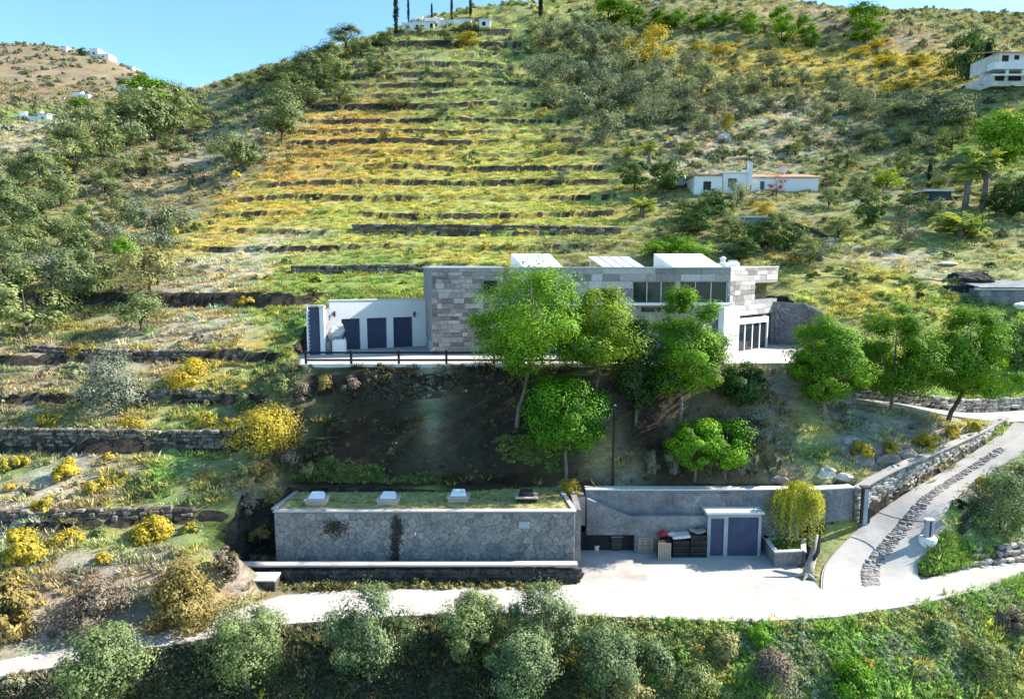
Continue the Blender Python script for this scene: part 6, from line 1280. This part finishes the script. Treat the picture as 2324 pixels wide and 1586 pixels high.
# lush slope under the road and the shaded bank
nb = 24000; x = RNG.uniform(-26, 30, nb); y = RNG.uniform(24, 35, nb); ok = free(x, y) & (y < np.interp(x, [q[0] for q in RO], [q[1] for q in RO])); x, y = x[ok], y[ok]
gr_ = np.clip((x-1)/7, 0, 1)[:, None]; f1 = fbm(N4, x*.35, y*.5, 3)[:, None]; f2 = fbm(N1, x*.8, y*.8, 3)[:, None]; lush = np.where(f1 > .56, np.array([[.36, .38, .13]]), np.where(f2 > .55, np.array([[.27, .33, .17]]), np.array([[.24, .38, .09]])))
col = vary(np.array([[.10, .105, .06]])*(1-gr_)+lush*gr_, len(x), .2)
scatter('vegetation', 'thick green scrub covering the slope below the road', 'vegetation', 'herbs', np.stack([x, y, ground_v(x, y)-.02], 1), col, RNG.uniform(.25, .75, len(x)))
nb = 4200; x = RNG.uniform(-15, 26, nb); y = RNG.uniform(39.8, 44.9, nb); ok = free(x, y) & (fbm(N3, x*.4, y*.4, 2) > .42) & ((y > 43.7) | (RNG.random(nb) < .1) | (x < -11)); x, y = x[ok], y[ok]
scatter('bank_undergrowth', 'dry brush and herbs on the shaded bank under the terrace', 'undergrowth', 'herbs', np.stack([x, y, ground_v(x, y)], 1), vary(np.maximum(cover(x, y)*1.25, np.array([[.17, .145, .085]])), len(x), .25), RNG.uniform(.3, .8, len(x)))
# grass on the bunker roof and in the planter, weeds by the low wall
nb = 1500; x = RNG.uniform(bx0+.2, bx1-.15, nb); y = RNG.uniform(BY+.4, 40.5, nb); ok = inpoly([(bx0+.15, BY+.38), (bx1-.12, BY+.38), (xb, 40.5), (bx0+.4, 40.5)], x, y); x, y = x[ok], y[ok]
col = vary(np.array([[.50, .47, .18]]).repeat(len(x), 0)*(.7+.6*fbm(N1, x*.5, y*.5, 3))[:, None], len(x)); scatter('roof_grass', 'short dry grass on the roof of the rubble-stone building', 'grass', 'tufts', np.stack([x, y, np.full(len(x), BZ-.05)], 1), col, RNG.uniform(.14, .32, len(x)))
nb = 900; x = RNG.uniform(13, 18, nb); y = RNG.uniform(35, 39, nb); ok = inpoly(pi_, x, y); x, y = x[ok], y[ok]
scatter('planter_grass', 'green grass inside the wedge-shaped planter', 'grass', 'tufts', np.stack([x, y, np.full(len(x), PLZ-.01)], 1), vary(np.array([[.16, .25, .06]]).repeat(len(x), 0), len(x)), RNG.uniform(.25, .5, len(x)))
nb = 260; x = RNG.uniform(lw0+1.5, lw1-1, nb); y = 34.5-RNG.random(nb)**2*.5; scatter('weeds', 'yellowish weeds growing along the foot of the low dark wall', 'weeds', 'herbs', np.stack([x, y, np.full(nb, 0.0)], 1), vary(np.array([[.30, .27, .10]]).repeat(nb, 0), nb), RNG.uniform(.3, .8, nb))


nb = 9000; x = RNG.uniform(20.5, 29, nb); y = RNG.uniform(34.6, 38.4, nb); low = np.interp(x, [q[0] for q in SR], [q[1] for q in SR]); ok = free(x, y) & (y < low-.05) & (y < 37.2+.1*(x-24)); x, y = x[ok], y[ok]
scatter('verge_grass', 'bright green grass on the island between the driveway and the lower road', 'grass', 'tufts', np.stack([x, y, ground_v(x, y)], 1), vary(np.array([[.26, .40, .09]]).repeat(len(x), 0), len(x), .2), RNG.uniform(.3, .65, len(x)))
nb = 2600; x = RNG.uniform(-14.5, 3, nb); y = RNG.uniform(40.5, 42.2, nb); ok = free(x, y) & (fbm(N2, x*.35, y*.5, 2) > .46); x, y = x[ok], y[ok]
scatter('bank_grass', 'green grass at the foot of the bank just above the rubble-stone building', 'grass', 'tufts', np.stack([x, y, ground_v(x, y)], 1), vary(np.array([[.26, .32, .10]]).repeat(len(x), 0), len(x), .22), RNG.uniform(.3, .7, len(x)))
